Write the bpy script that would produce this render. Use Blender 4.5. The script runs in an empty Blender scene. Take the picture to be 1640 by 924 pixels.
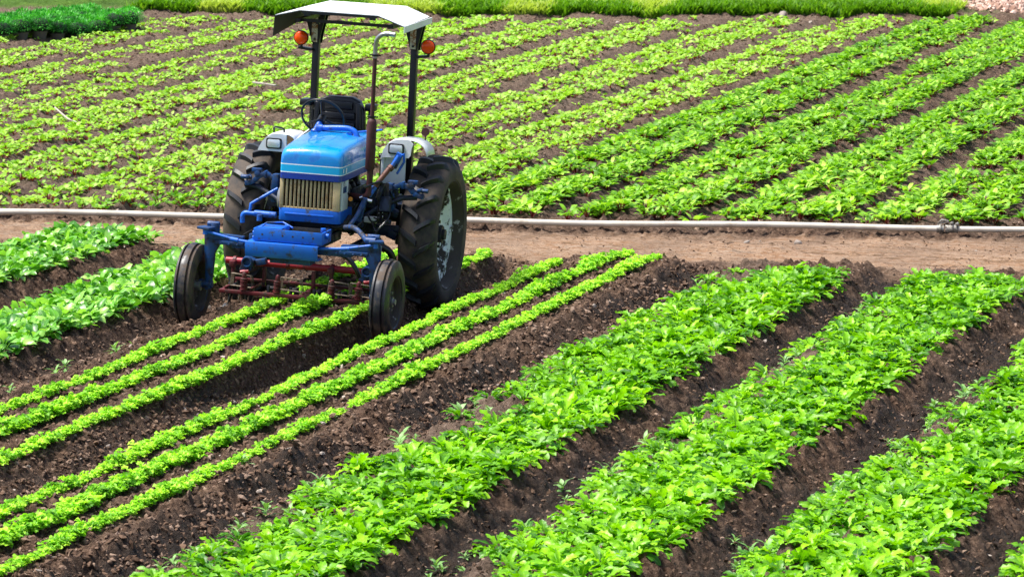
import bpy, bmesh, math, random
import numpy as np
from mathutils import Vector, Matrix, Euler
R = math.radians
sc = bpy.context.scene
col = sc.collection
rng = np.random.default_rng(7)
random.seed(7)

# ---------------------------------------------------------------- camera
CAM_H = 5.18
F_PX = 7000.0
cam_d = bpy.data.cameras.new('camera'); cam = bpy.data.objects.new('camera', cam_d); col.objects.link(cam)
cam_d.sensor_width = 36.0; cam_d.lens = 36.0 * F_PX / 1640.0
cam_d.clip_start = 0.5; cam_d.clip_end = 3000
cam.location = (0, 0, CAM_H)
PITCH, YAW = 8.066, 17.137
cam.rotation_euler = (R(90 - PITCH), 0, R(YAW))
cam_d.dof.use_dof = True; cam_d.dof.focus_distance = 33.0; cam_d.dof.aperture_fstop = 11.0
sc.camera = cam

# ---------------------------------------------------------------- light
SUN_EL, SUN_AZ = 66.0, -108.0          # azimuth measured from +Y towards +X (sun far left)
w = bpy.data.worlds.new("World"); sc.world = w; w.use_nodes = True
nt = w.node_tree
sky = nt.nodes.new('ShaderNodeTexSky'); sky.sky_type = 'NISHITA'; sky.sun_disc = False
sky.sun_elevation = R(SUN_EL); sky.sun_rotation = R(SUN_AZ)
sky.air_density = 1.0; sky.dust_density = 3.0; sky.ozone_density = 1.0
bg = nt.nodes['Background']; bg.inputs[1].default_value = 0.10
nt.links.new(sky.outputs[0], bg.inputs[0])
sd = bpy.data.lights.new('sun', 'SUN'); sd.energy = 3.9; sd.angle = R(18); sd.color = (1, .96, .9)
sun = bpy.data.objects.new('sun', sd); col.objects.link(sun)
dv = Vector((math.sin(R(SUN_AZ)) * math.cos(R(SUN_EL)), math.cos(R(SUN_AZ)) * math.cos(R(SUN_EL)), math.sin(R(SUN_EL))))
sun.rotation_euler = dv.to_track_quat('Z', 'Y').to_euler()
sun.location = (-12, 33, 20)
vs = sc.view_settings
vs.view_transform = 'Standard'; vs.look = 'None'; vs.gamma = 1; vs.use_curve_mapping = False
vs.exposure = 1.02
sc.cycles.max_bounces = 6; sc.cycles.diffuse_bounces = 3; sc.cycles.glossy_bounces = 2
sc.cycles.transmission_bounces = 4; sc.cycles.transparent_max_bounces = 4
sc.cycles.use_denoising = True
try:
    sc.cycles.denoising_prefilter = 'ACCURATE'
except Exception: pass

# ---------------------------------------------------------------- camera maths (only to choose which plants show largest)
_p, _y = R(PITCH), R(YAW)
CF = np.array([-math.sin(_y) * math.cos(_p), math.cos(_y) * math.cos(_p), -math.sin(_p)])
CR = np.array([math.cos(_y), math.sin(_y), 0.0])
CU = np.array([-math.sin(_y) * math.sin(_p), math.cos(_y) * math.sin(_p), math.cos(_p)])
def in_view(P, pad=10):
    q = P - np.array([0, 0, CAM_H]); d = q @ CF
    u = 820 + F_PX * (q @ CR) / d; v = 462 - F_PX * (q @ CU) / d
    return (u > -pad) & (u < 1640 + pad) & (v > -pad) & (v < 924 + pad), d

# ---------------------------------------------------------------- noise
def vnoise(x, y, seed=0):
    xi = np.floor(x).astype(np.int64); yi = np.floor(y).astype(np.int64)
    fx = x - xi; fy = y - yi
    fx = fx * fx * (3 - 2 * fx); fy = fy * fy * (3 - 2 * fy)
    def h(a, b):
        n = (a * 374761393 + b * 668265263 + seed * 1442695041) & 0xffffffff
        n = ((n ^ (n >> 13)) * 1274126177) & 0xffffffff
        n = ((n ^ (n >> 15)) * 2246822519) & 0xffffffff
        return ((n ^ (n >> 16)) & 0xffff) / 65535.0
    return (h(xi, yi) * (1 - fx) + h(xi + 1, yi) * fx) * (1 - fy) + (h(xi, yi + 1) * (1 - fx) + h(xi + 1, yi + 1) * fx) * fy
def fbm(x, y, f, octs, seed=0, gain=.5):
    s = 0; a = 1; t = 0
    for o in range(octs):
        s = s + a * vnoise(x * f + 13.7 * o, y * f + 5.1 * o, seed + o); t += a; a *= gain; f *= 2.03
    return s / t
def sst(a, b, x):
    t = np.clip((x - a) / (b - a), 0, 1); return t * t * (3 - 2 * t)

# ---------------------------------------------------------------- terrain
NEAR_FURROWS = [-17.6, -16.1, -14.45, -12.9, -11.13, -9.52, -7.85, -6.25, -4.7, -3.1, -1.6]
FAR_FURROWS = [-11.75 + 1.38 * k for k in range(-16, 9)]
def road_lo(x): return 37.15 + .05 * (x + 9) + .18 * (fbm(x, x * 0, 1.1, 2, 5) - .5)
def pipe_y(x): return 38.25 + .165 * (x + 16.9) - .02 * 0
def grass_y(x): return 62.6 - .33 * (x + 21) * (x < -21) * -1 * .6 + np.clip(x + 21, 0, 40) * .27 - .5
def bed_profile(x, fur, hw, depth):
    z = np.zeros_like(x)
    for f in fur:
        d = np.abs(x - f) / hw
        z = np.minimum(z, -depth * (1 - sst(.25, 1.0, d)))
    return z
def base_h(x, y):
    x = np.asarray(x, float); y = np.asarray(y, float)
    xw = x + .05 * (fbm(x * .3, y, .6, 2, 11) - .5)
    zn = np.minimum(bed_profile(xw, [f for f in NEAR_FURROWS if f != -12.9], .36, .15), bed_profile(xw, [-12.9], .36, .105))
    zf = bed_profile(xw, FAR_FURROWS, .30, .085)
    rl = road_lo(x); ph = pipe_y(x)
    zr = -.055 + .02 * np.cos((y - rl) * 5.2) * np.exp(-((y - rl - 1.0) ** 2))
    a = sst(-.35, .12, y - rl); b = sst(-.15, .45, y - ph)
    z = zn * (1 - a) + zr * a
    z = z * (1 - b) + zf * b
    gy = grass_y(x)
    g = sst(-.6, .5, y - gy)
    z = z * (1 - g) + g * (.10 + np.clip(y - gy, 0, 40) * .03)
    return z
def full_h(x, y):
    z = base_h(x, y)
    rl = road_lo(x); ph = pipe_y(x)
    road = sst(-.2, .15, y - rl) * (1 - sst(-.45, -.1, y - ph))
    far = sst(38, 42, y)
    c1 = fbm(x, y, 3.2, 2, 21); c2 = fbm(x, y, 11, 2, 31); c3 = fbm(x, y, 27, 2, 41)
    c4 = fbm(x, y, 16, 2, 51); lump = np.clip(c2 - .42, 0, 1) * .13 + np.clip(c3 - .45, 0, 1) * .08 + np.abs(c4 - .5) * .07
    rough = (.024 * (c1 - .5) + lump)
    seedbed = ((x > -12.5) & (x < -9.85) & (y < 37)).astype(float)
    amt = (1 - .70 * road) * (1 - .35 * far) * (1 - .3 * seedbed)
    z = z + rough * amt
    for tx, tz, tw in ((-12.87, -.118, .17), (-11.23, -.200, .17)):      # pressed wheel lanes
        k = (1 - sst(tw * .8, tw * 1.6, np.abs(x - tx))) * sst(28.6, 30.6, y) * (1 - sst(-.5, .1, y - rl))
        z = z * (1 - k) + k * (tz + .02 * sst(33.3, 34.2, y) + .012 * (c3 - .5) + .010 * np.sin(y * 42 + np.abs(x - tx) * 40))
    return z

def grid_obj(name, X, Y, Z, mat, attrs=None):
    nr, nc = X.shape
    V = np.stack([X, Y, Z], -1).reshape(-1, 3)
    i = np.arange(nr * nc).reshape(nr, nc)
    Fc = np.stack([i[:-1, :-1], i[:-1, 1:], i[1:, 1:], i[1:, :-1]], -1).reshape(-1, 4)
    return quad_obj(name, V, Fc, mat, attrs=attrs, smooth=True)
def quad_obj(name, V, Fc, mat, attrs=None, smooth=True, parent=None):
    me = bpy.data.meshes.new(name)
    n = len(Fc)
    me.vertices.add(len(V)); me.vertices.foreach_set('co', np.ascontiguousarray(V, dtype=np.float32).ravel())
    me.loops.add(n * 4); me.loops.foreach_set('vertex_index', np.ascontiguousarray(Fc, dtype=np.int32).ravel())
    me.polygons.add(n)
    me.polygons.foreach_set('loop_start', np.arange(0, n * 4, 4, dtype=np.int32))
    me.polygons.foreach_set('use_smooth', np.full(n, smooth))
    me.update(calc_edges=True)
    for k, v in (attrs or {}).items():
        a = me.attributes.new(k, 'FLOAT_COLOR' if v.ndim == 2 else 'FLOAT', 'POINT')
        a.data.foreach_set('color' if v.ndim == 2 else 'value', np.ascontiguousarray(v, dtype=np.float32).ravel())
    me.materials.append(mat)
    o = bpy.data.objects.new(name, me); col.objects.link(o)
    if parent: o.parent = parent
    return o
def tag(o, label=None, cat=None, group=None, kind=None):
    if label: o['label'] = label
    if cat: o['category'] = cat
    if group: o['group'] = group
    if kind: o['kind'] = kind
    return o

# ---------------------------------------------------------------- materials
def new_mat(name):
    m = bpy.data.materials.new(name); m.use_nodes = True
    n = m.node_tree.nodes; l = m.node_tree.links
    return m, n, l, n['Principled BSDF']
def mix_rgb(n, l, fac, a, b, mode='MIX'):
    x = n.new('ShaderNodeMix'); x.data_type = 'RGBA'; x.blend_type = mode
    for s, v in ((0, fac), (6, a), (7, b)):
        if hasattr(v, 'is_linked') or isinstance(v, bpy.types.NodeSocket): l.new(v, x.inputs[s])
        elif s == 0: x.inputs[0].default_value = v
        else: x.inputs[s].default_value = (*v, 1) if len(v) == 3 else v
    return x.outputs[2]
def ramp(n, l, src, stops):
    r = n.new('ShaderNodeValToRGB'); e = r.color_ramp.elements
    while len(e) < len(stops): e.new(.5)
    for q, (p, c) in zip(e, stops):
        q.position = p; q.color = (*c, 1) if not isinstance(c, (int, float)) else (c, c, c, 1)
    l.new(src, r.inputs[0]); return r.outputs[0]
def noise(n, l, scale, detail=4, rough=.55, coord=None, vec=None, dist=0):
    t = n.new('ShaderNodeTexNoise'); t.inputs['Scale'].default_value = scale
    t.inputs['Detail'].default_value = detail; t.inputs['Roughness'].default_value = rough
    t.inputs['Distortion'].default_value = dist
    if vec is None:
        c = n.new('ShaderNodeTexCoord'); vec = c.outputs[coord or 'Object']
    l.new(vec, t.inputs['Vector']); return t.outputs[0]
def bump(n, l, b, h, strength=.5, dist=.01, prev=None):
    x = n.new('ShaderNodeBump'); x.inputs['Strength'].default_value = strength; x.inputs['Distance'].default_value = dist
    l.new(h, x.inputs['Height'])
    if prev is not None: l.new(prev, x.inputs['Normal'])
    l.new(x.outputs[0], b.inputs['Normal']); return x.outputs[0]

def soil_material():
    m, n, l, b = new_mat('soil')
    big = noise(n, l, 1.3, 5, .6); fine = noise(n, l, 26, 6, .7); grit = noise(n, l, 130, 3, .6)
    c = ramp(n, l, fine, [(.33, (.022, .011, .006)), (.49, (.080, .044, .026)), (.60, (.165, .102, .067)), (.72, (.28, .19, .135))])
    dry = ramp(n, l, fine, [(.30, (.075, .050, .034)), (.55, (.165, .115, .083)), (.75, (.29, .22, .17))])
    bm = ramp(n, l, big, [(.40, 0.0), (.72, 1.0)])
    at = n.new('ShaderNodeAttribute'); at.attribute_name = 'zone'
    sep = n.new('ShaderNodeSeparateColor'); l.new(at.outputs[0], sep.inputs[0])
    # r: packed road, g: dry soil amount, b: grass floor
    mx = n.new('ShaderNodeMath'); mx.operation = 'MULTIPLY_ADD'; l.new(bm, mx.inputs[0]); mx.inputs[1].default_value = .45
    l.new(sep.outputs[1], mx.inputs[2]); mx.use_clamp = True
    c = mix_rgb(n, l, mx.outputs[0], c, dry)
    # road streaks along x
    tc = n.new('ShaderNodeTexCoord'); mp = n.new('ShaderNodeMapping'); l.new(tc.outputs['Object'], mp.inputs[0])
    mp.inputs['Scale'].default_value = (.55, 7, 7); mp.inputs['Rotation'].default_value = (0, 0, R(-5))
    st = noise(n, l, 1.4, 8, .68, vec=mp.outputs[0], dist=.4)
    rc = ramp(n, l, st, [(.34, (.07, .042, .026)), (.42, (.28, .165, .09)), (.48, (.44, .31, .215)), (.54, (.27, .14, .065)), (.60, (.43, .31, .22)), (.70, (.10, .065, .04))])
    rc2 = mix_rgb(n, l, ramp(n, l, big, [(.42, .08), (.62, .5)]), rc, dry)
    c = mix_rgb(n, l, sep.outputs[0], c, rc2)
    gc = ramp(n, l, big, [(.3, (.03, .07, .008)), (.7, (.10, .2, .02))])
    c = mix_rgb(n, l, sep.outputs[2], c, gc)
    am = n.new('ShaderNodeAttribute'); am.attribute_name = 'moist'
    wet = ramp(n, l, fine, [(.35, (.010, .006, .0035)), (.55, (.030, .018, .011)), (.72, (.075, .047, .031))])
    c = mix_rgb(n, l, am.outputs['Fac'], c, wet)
    l.new(c, b.inputs['Base Color'])
    rw = ramp(n, l, am.outputs['Fac'], [(0, .9), (1, .55)]); l.new(rw, b.inputs['Roughness']); b.inputs['Specular IOR Level'].default_value = .22
    p = bump(n, l, b, fine, 1.0, .04); mid_ = noise(n, l, 62, 5, .65); p = bump(n, l, b, mid_, .9, .016, p); bump(n, l, b, grit, .6, .006, p)
    return m
M = {}
M['soil'] = soil_material()

def leaf_material(name, lo, mid, hi, vein, rough=.42, trans=.35, stem=None, spec=.45, tr_col=None, lightfac=.35):
    m, n, l, b = new_mat(name)
    at = n.new('ShaderNodeAttribute'); at.attribute_name = 'leaf'
    sep = n.new('ShaderNodeSeparateColor'); l.new(at.outputs[0], sep.inputs[0])
    oi = n.new('ShaderNodeObjectInfo')
    ad = n.new('ShaderNodeMath'); ad.operation = 'MULTIPLY_ADD'; l.new(oi.outputs['Random'], ad.inputs[0]); ad.inputs[1].default_value = .3
    l.new(sep.outputs[0], ad.inputs[2])
    nz = noise(n, l, 24, 2, .5)
    ad2 = n.new('ShaderNodeMath'); ad2.operation = 'MULTIPLY_ADD'; l.new(nz, ad2.inputs[0]); ad2.inputs[1].default_value = .4
    l.new(ad.outputs[0], ad2.inputs[2])
    c = ramp(n, l, ad2.outputs[0], [(.3, lo), (.75, mid), (1.2 if False else 1.0, hi)])
    vn = ramp(n, l, sep.outputs[2], [(.0, 1.0), (.16, 0.0)])
    vm = n.new('ShaderNodeMath'); vm.operation = 'MULTIPLY'; l.new(vn, vm.inputs[0]); vm.inputs[1].default_value = lightfac
    c = mix_rgb(n, l, vm.outputs[0], c, vein)
    if stem:
        sm = ramp(n, l, sep.outputs[1], [(.0, 1.0), (.42, 1.0), (.5, 0.0)])
        c = mix_rgb(n, l, sm, c, stem)
    l.new(c, b.inputs['Base Color'])
    b.inputs['Roughness'].default_value = rough; b.inputs['Specular IOR Level'].default_value = spec
    bump(n, l, b, noise(n, l, 90, 2, .5), .35, .004)
    tr = n.new('ShaderNodeBsdfTranslucent')
    tcol = mix_rgb(n, l, 1.0, c, tr_col or (1.25, 1.35, .5), 'MULTIPLY'); l.new(tcol, tr.inputs[0])
    ms = n.new('ShaderNodeMixShader'); ms.inputs[0].default_value = trans
    l.new(b.outputs[0], ms.inputs[1]); l.new(tr.outputs[0], ms.inputs[2])
    l.new(ms.outputs[0], n['Material Output'].inputs['Surface'])
    return m
M['mustard'] = leaf_material('mustard_leaf', (.035, .16, .003), (.18, .46, .003), (.33, .66, .010), (.42, .68, .06), .42, .32, spec=.4)
M['spinach'] = leaf_material('spinach_leaf', (.035, .17, .008), (.14, .42, .022), (.36, .66, .12), (.4, .65, .25), .36, .3, spec=.6)
M['celery'] = leaf_material('seedling_leaf', (.06, .23, .008), (.22, .54, .016), (.48, .80, .06), (.34, .6, .08), .5, .36, spec=.3)
M['beet'] = leaf_material('beet_leaf', (.05, .18, .006), (.19, .44, .012), (.44, .70, .08), (.34, .5, .10), .48, .36, stem=(.10, .012, .018), spec=.35)
M['young_beet'] = leaf_material('young_beet_leaf', (.09, .24, .008), (.21, .45, .018), (.40, .64, .09), (.5, .6, .15), .5, .36, stem=(.16, .03, .025), spec=.35)
M['mum'] = leaf_material('dark_bush_leaf', (.005, .11, .008), (.030, .32, .018), (.12, .52, .05), (.03, .2, .05), .5, .25)
M['weed'] = leaf_material('weed_leaf', (.12, .26, .06), (.2, .4, .1), (.32, .52, .2), (.4, .55, .3), .5, .3)
M['grass'] = leaf_material('grass_blade', (.03, .13, .006), (.17, .36, .014), (.40, .50, .10), (.3, .5, .1), .55, .38, spec=.2)
M['straw'] = leaf_material('straw_blade', (.25, .25, .06), (.36, .36, .1), (.5, .45, .18), (.5, .5, .2), .6, .3)

def simple(name, colr, rough=.5, metal=0, spec=.5, dirt=None, dscale=12, dlo=.5, dhi=.62, coat=0, bmp=0, bscale=60, emis=None):
    m, n, l, b = new_mat(name)
    if dirt is not None:
        f = ramp(n, l, noise(n, l, dscale, 7, .68), [(dlo, 0.0), (dhi, 1.0)])
        v = ramp(n, l, noise(n, l, 4.5, 4, .6), [(.3, tuple(.82 * c for c in colr)), (.7, tuple(min(1, 1.12 * c) for c in colr))])
        c = mix_rgb(n, l, f, v, dirt); l.new(c, b.inputs['Base Color'])
        rr = ramp(n, l, f, [(0, rough), (1, .85)]); l.new(rr, b.inputs['Roughness'])
    else:
        b.inputs['Base Color'].default_value = (*colr, 1); b.inputs['Roughness'].default_value = rough
    b.inputs['Metallic'].default_value = metal; b.inputs['Specular IOR Level'].default_value = spec
    b.inputs['Coat Weight'].default_value = coat; b.inputs['Coat Roughness'].default_value = .08
    if bmp: bump(n, l, b, noise(n, l, bscale, 5, .6), bmp, .004)
    return m
MUD = (.075, .05, .034)
M['blue'] = simple('blue_paint', (.0004, .110, .55), .42, dirt=(.03, .045, .06), dscale=11, dlo=.54, dhi=.66, coat=.05)
M['deepblue'] = simple('deep_blue_paint', (.002, .035, .30), .36, dirt=(.02, .03, .06), dscale=9, dlo=.62, dhi=.76, coat=.3)
M['hoodblue'] = simple('hood_blue_paint', (.002, .26, .72), .20, dirt=(.004, .17, .60), dscale=4, dlo=.5, dhi=.58, coat=.8)
M['cyan'] = simple('light_blue_stripe', (.003, .40, .76), .3, coat=.3)
M['steelblue'] = simple('worn_blue_paint', (.001, .044, .17), .45, dirt=(.016, .016, .018), dscale=14, dlo=.46, dhi=.64)
M['darkblue'] = simple('oily_dark_blue', (.003, .014, .05), .42, dirt=(.01, .008, .007), dscale=10, dlo=.45, dhi=.6)
M['black'] = simple('black_paint', (.004, .005, .009), .35, dirt=(.02, .017, .014), dscale=16, dlo=.6, dhi=.8)
M['engine'] = simple('greasy_engine', (.006, .008, .016), .5, dirt=(.022, .016, .011), dscale=18, dlo=.45, dhi=.65, bmp=.6)
M['white'] = simple('white_paint', (.80, .82, .84), .32, dirt=(.45, .42, .38), dscale=7, dlo=.62, dhi=.82, coat=.3)
M['canopy'] = simple('canopy_white', (.86, .87, .90), .4, dirt=(.6, .57, .54), dscale=4, dlo=.62, dhi=.9)
M['canopy_under'] = simple('canopy_underside', (.012, .014, .02), .6)
M['pearl'] = simple('white_panel_dirty', (.68, .72, .74), .4, dirt=(.2, .15, .10), dscale=14, dlo=.60, dhi=.76)
M['stripe'] = simple('white_stripe', (.85, .87, .9), .35)
M['cream'] = simple('rusty_cream_plate', (.62, .56, .42), .5, dirt=(.28, .12, .04), dscale=22, dlo=.48, dhi=.56)
M['grille'] = simple('grille_cream', (.52, .40, .20), .5, dirt=(.26, .12, .03), dscale=10, dlo=.50, dhi=.72)
M['gdark'] = simple('grille_dark_core', (.035, .022, .008), .8)  # plain dark brown for the radiator core and bolt holes
M['silver'] = simple('bare_steel', (.42, .43, .46), .34, metal=.85, dirt=(.25, .24, .22), dscale=20, dlo=.5, dhi=.7)
M['bright'] = simple('chrome', (.75, .75, .75), .15, metal=1)
M['maroon'] = simple('maroon_primer', (.060, .013, .013), .6, dirt=(.04, .015, .012), dscale=20, dlo=.5, dhi=.7, bmp=.2)
M['red'] = simple('red_implement_paint', (.30, .010, .022), .42, dirt=(.05, .025, .02), dscale=15, dlo=.55, dhi=.7)
M['darkred'] = simple('worn_dark_red', (.11, .010, .014), .5, dirt=(.03, .02, .016), dscale=17, dlo=.48, dhi=.64)
M['rust'] = simple('rusty_shaft', (.11, .035, .02), .6, dirt=(.05, .02, .014), dscale=20, dlo=.5, dhi=.6)
M['wire'] = simple('galvanised_wire', (.24, .20, .15), .45, metal=.5, dirt=(.16, .11, .07), dscale=30, dlo=.5, dhi=.6)
M['rubber'] = simple('muddy_rubber', (.020, .018, .018), .78, dirt=(.10, .073, .053), dscale=5, dlo=.38, dhi=.66, bmp=.5, bscale=40)
M['lug'] = simple('worn_lug_rubber', (.012, .014, .019), .5, dirt=(.07, .055, .045), dscale=9, dlo=.60, dhi=.8, bmp=.3)
M['ftyre'] = simple('front_tyre_rubber', (.012, .014, .021), .42, dirt=(.085, .06, .044), dscale=6, dlo=.49, dhi=.6, bmp=.2)
M['rim'] = simple('muddy_white_rim', (.82, .85, .88), .4, dirt=(.035, .026, .02), dscale=6, dlo=.50, dhi=.55, bmp=.5, bscale=30)
M['rimmud'] = simple('mud_coated_rim', (.055, .042, .034), .8, dirt=(.45, .43, .41), dscale=9, dlo=.60, dhi=.66, bmp=.7, bscale=35)
M['seat'] = simple('black_vinyl', (.006, .0075, .014), .38, bmp=.15, bscale=120)
M['plastic'] = simple('black_plastic', (.005, .006, .010), .3)
M['pvc'] = simple('pvc_pipe', (.60, .55, .47), .6, dirt=(.30, .23, .17), dscale=3.5, dlo=.5, dhi=.8, spec=.25)
M['stone'] = simple('grey_stone', (.26, .22, .19), .8, dirt=(.2, .15, .11), dscale=14, dlo=.55, dhi=.7, bmp=.6, bscale=25)
M['potmat'] = simple('dark_nursery_pot', (.14, .12, .115), .7, dirt=(.16, .12, .09), dscale=10, dlo=.5, dhi=.7)
M['wood'] = simple('weathered_wood', (.42, .38, .32), .7, dirt=(.25, .2, .16), dscale=10, dlo=.5, dhi=.7)
M['decal_grey'] = simple('grey_decal', (.16, .17, .2), .5, dirt=(.6, .62, .65), dscale=60, dlo=.5, dhi=.55)
def amber_mat():
    m, n, l, b = new_mat('amber_lens')
    tc = n.new('ShaderNodeTexCoord'); wv = n.new('ShaderNodeTexWave'); wv.inputs['Scale'].default_value = 34
    l.new(tc.outputs['Object'], wv.inputs[0])
    c = ramp(n, l, wv.outputs[0], [(0, (.85, .055, .001)), (1, (1.0, .11, .002))]); l.new(c, b.inputs['Base Color'])
    b.inputs['Roughness'].default_value = .2; b.inputs['Subsurface Weight'].default_value = .0
    b.inputs['Coat Weight'].default_value = .25; b.inputs['Specular IOR Level'].default_value = .25; bump(n, l, b, wv.outputs[0], .3, .003)
    return m
M['amber'] = amber_mat()
def glass_mat():
    m, n, l, b = new_mat('headlight_glass')
    b.inputs['Base Color'].default_value = (.62, .68, .70, 1); b.inputs['Roughness'].default_value = .12
    b.inputs['Metallic'].default_value = .35; b.inputs['Coat Weight'].default_value = 1
    wv = n.new('ShaderNodeTexWave'); wv.inputs['Scale'].default_value = 30; tc = n.new('ShaderNodeTexCoord'); l.new(tc.outputs['Object'], wv.inputs[0])
    bump(n, l, b, wv.outputs[0], .4, .003)
    return m
M['lens'] = glass_mat()

# ---------------------------------------------------------------- ground sheet
def build_ground():
    ys = np.concatenate([np.linspace(14, 20.5, 14)[:-1], np.arange(20.5, 39.2, .021), np.arange(39.2, 66, .045),
                         66 + np.array([.2, .6, 1.2, 2, 3.5, 6, 10, 18, 35, 80, 200, 500, 1500])])
    lo = np.interp(ys, [14, 20, 66], [-11.5, -11.8, -29.5]) - .0
    lo = np.where(ys < 38.5, np.minimum(lo, np.interp(ys, [20, 38.5], [-12.2, -19.3])), np.interp(ys, [38.5, 66], [-19.3, -29.6]))
    hi = np.interp(ys, [14, 20, 66], [-2.8, -3.0, -10.2])
    t = np.linspace(0, 1, 620)
    ext = np.array([.6, 2, 5, 12, 30, 90, 300, 1200])
    X = np.concatenate([(lo[:, None] - ext[::-1][None]), lo[:, None] + (hi - lo)[:, None] * t[None], hi[:, None] + ext[None]], 1)
    Y = np.repeat(ys[:, None], X.shape[1], 1)
    Z = full_h(X, np.clip(Y, 14, 400))
    rl = road_lo(X); ph = pipe_y(X); gy = grass_y(X)
    road = sst(-.22, .22, Y - rl + .7 * (fbm(X, Y, 2.5, 4, 77) - .5)) * (1 - sst(-.42, -.18, Y - ph + .2 * (fbm(X, Y, 4, 2, 78) - .5)))
    dry = np.zeros_like(X)
    for e0, e1 in ((-9.55, -9.0), (-7.72, -7.25), (-6.15, -5.7)):      # compacted pale bed shoulders
        dry = np.maximum(dry, .80 * sst(e0 - .1, e0 + .05, X) * (1 - sst(e1, e1 + .15, X)) * (Y < rl))
    dry = np.maximum(dry, (.42 + .40 * (1 - sst(-15, -12.5, X))) * sst(-.1, .3, Y - ph))
    dry = np.maximum(dry, .9 * sst(59.2, 60.2, Y) * (1 - sst(0, .4, Y - gy)) * (X < -22))
    grass = sst(.0, .3, Y - gy)
    gravel = sst(-13.2, -12.6, X + .03 * (Y - 65)) * sst(64.3, 64.8, Y)
    grass = grass * (1 - gravel); dry = np.maximum(dry, gravel)
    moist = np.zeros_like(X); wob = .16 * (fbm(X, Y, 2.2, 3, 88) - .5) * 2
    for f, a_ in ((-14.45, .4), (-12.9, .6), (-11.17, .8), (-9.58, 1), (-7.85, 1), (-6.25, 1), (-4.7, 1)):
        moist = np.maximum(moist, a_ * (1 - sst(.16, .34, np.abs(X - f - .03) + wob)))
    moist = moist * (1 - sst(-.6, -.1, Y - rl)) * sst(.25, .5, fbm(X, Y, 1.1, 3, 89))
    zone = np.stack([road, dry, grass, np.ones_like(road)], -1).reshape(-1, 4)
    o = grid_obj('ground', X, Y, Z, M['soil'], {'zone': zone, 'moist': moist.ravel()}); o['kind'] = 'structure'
build_ground()

# ---------------------------------------------------------------- soil clods (loose crumbs on the soil)
def ico_base(sub, seed):
    bm = bmesh.new(); bmesh.ops.create_icosphere(bm, subdivisions=sub, radius=1)
    V = np.array([v.co[:] for v in bm.verts]); Fc = np.array([[v.index for v in f.verts] for f in bm.faces]); bm.free()
    r = np.random.default_rng(seed)
    V = V * (1 + .48 * (r.random((len(V), 1)) - .5) * 2) * np.array([1.2, .8, .55])
    return V, Fc
def tri_obj(name, V, Fc, mat, smooth=False, attrs=None):
    me = bpy.data.meshes.new(name); n = len(Fc)
    me.vertices.add(len(V)); me.vertices.foreach_set('co', V.astype(np.float32).ravel())
    me.loops.add(n * 3); me.loops.foreach_set('vertex_index', Fc.astype(np.int32).ravel())
    me.polygons.add(n); me.polygons.foreach_set('loop_start', np.arange(0, n * 3, 3, dtype=np.int32))
    me.polygons.foreach_set('use_smooth', np.full(n, smooth)); me.update(calc_edges=True)
    for k, v in (attrs or {}).items():
        a = me.attributes.new(k, 'FLOAT_COLOR', 'POINT'); a.data.foreach_set('color', v.astype(np.float32).ravel())
    me.materials.append(mat); o = bpy.data.objects.new(name, me); col.objects.link(o); return o
def rotmats(n, tilt=3.14):
    a = rng.random(n) * 6.283; b = (rng.random(n) - .5) * tilt; c = (rng.random(n) - .5) * tilt
    ca, sa, cb, sb, cc, s_ = np.cos(a), np.sin(a), np.cos(b), np.sin(b), np.cos(c), np.sin(c)
    Z0 = np.zeros(n); O = np.ones(n)
    Rz = np.stack([ca, -sa, Z0, sa, ca, Z0, Z0, Z0, O], -1).reshape(n, 3, 3)
    Rx = np.stack([O, Z0, Z0, Z0, cb, -sb, Z0, sb, cb], -1).reshape(n, 3, 3)
    Ry = np.stack([cc, Z0, s_, Z0, O, Z0, -s_, Z0, cc], -1).reshape(n, 3, 3)
    return Rz @ Rx @ Ry
def clods_mat():
    m, n, l, b = new_mat('soil_crumb')
    at = n.new('ShaderNodeAttribute'); at.attribute_name = 'leaf'
    sep = n.new('ShaderNodeSeparateColor'); l.new(at.outputs[0], sep.inputs[0])
    c = ramp(n, l, sep.outputs[0], [(0, (.05, .028, .017)), (.5, (.15, .094, .063)), (.9, (.31, .22, .165)), (.985, (.26, .18, .13)), (1.0, (.40, .34, .29))])
    l.new(c, b.inputs['Base Color']); b.inputs['Roughness'].default_value = .9; b.inputs['Specular IOR Level'].default_value = .15
    bump(n, l, b, noise(n, l, 60, 4, .6), .8, .01)
    return m
M['clod'] = clods_mat()
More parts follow.
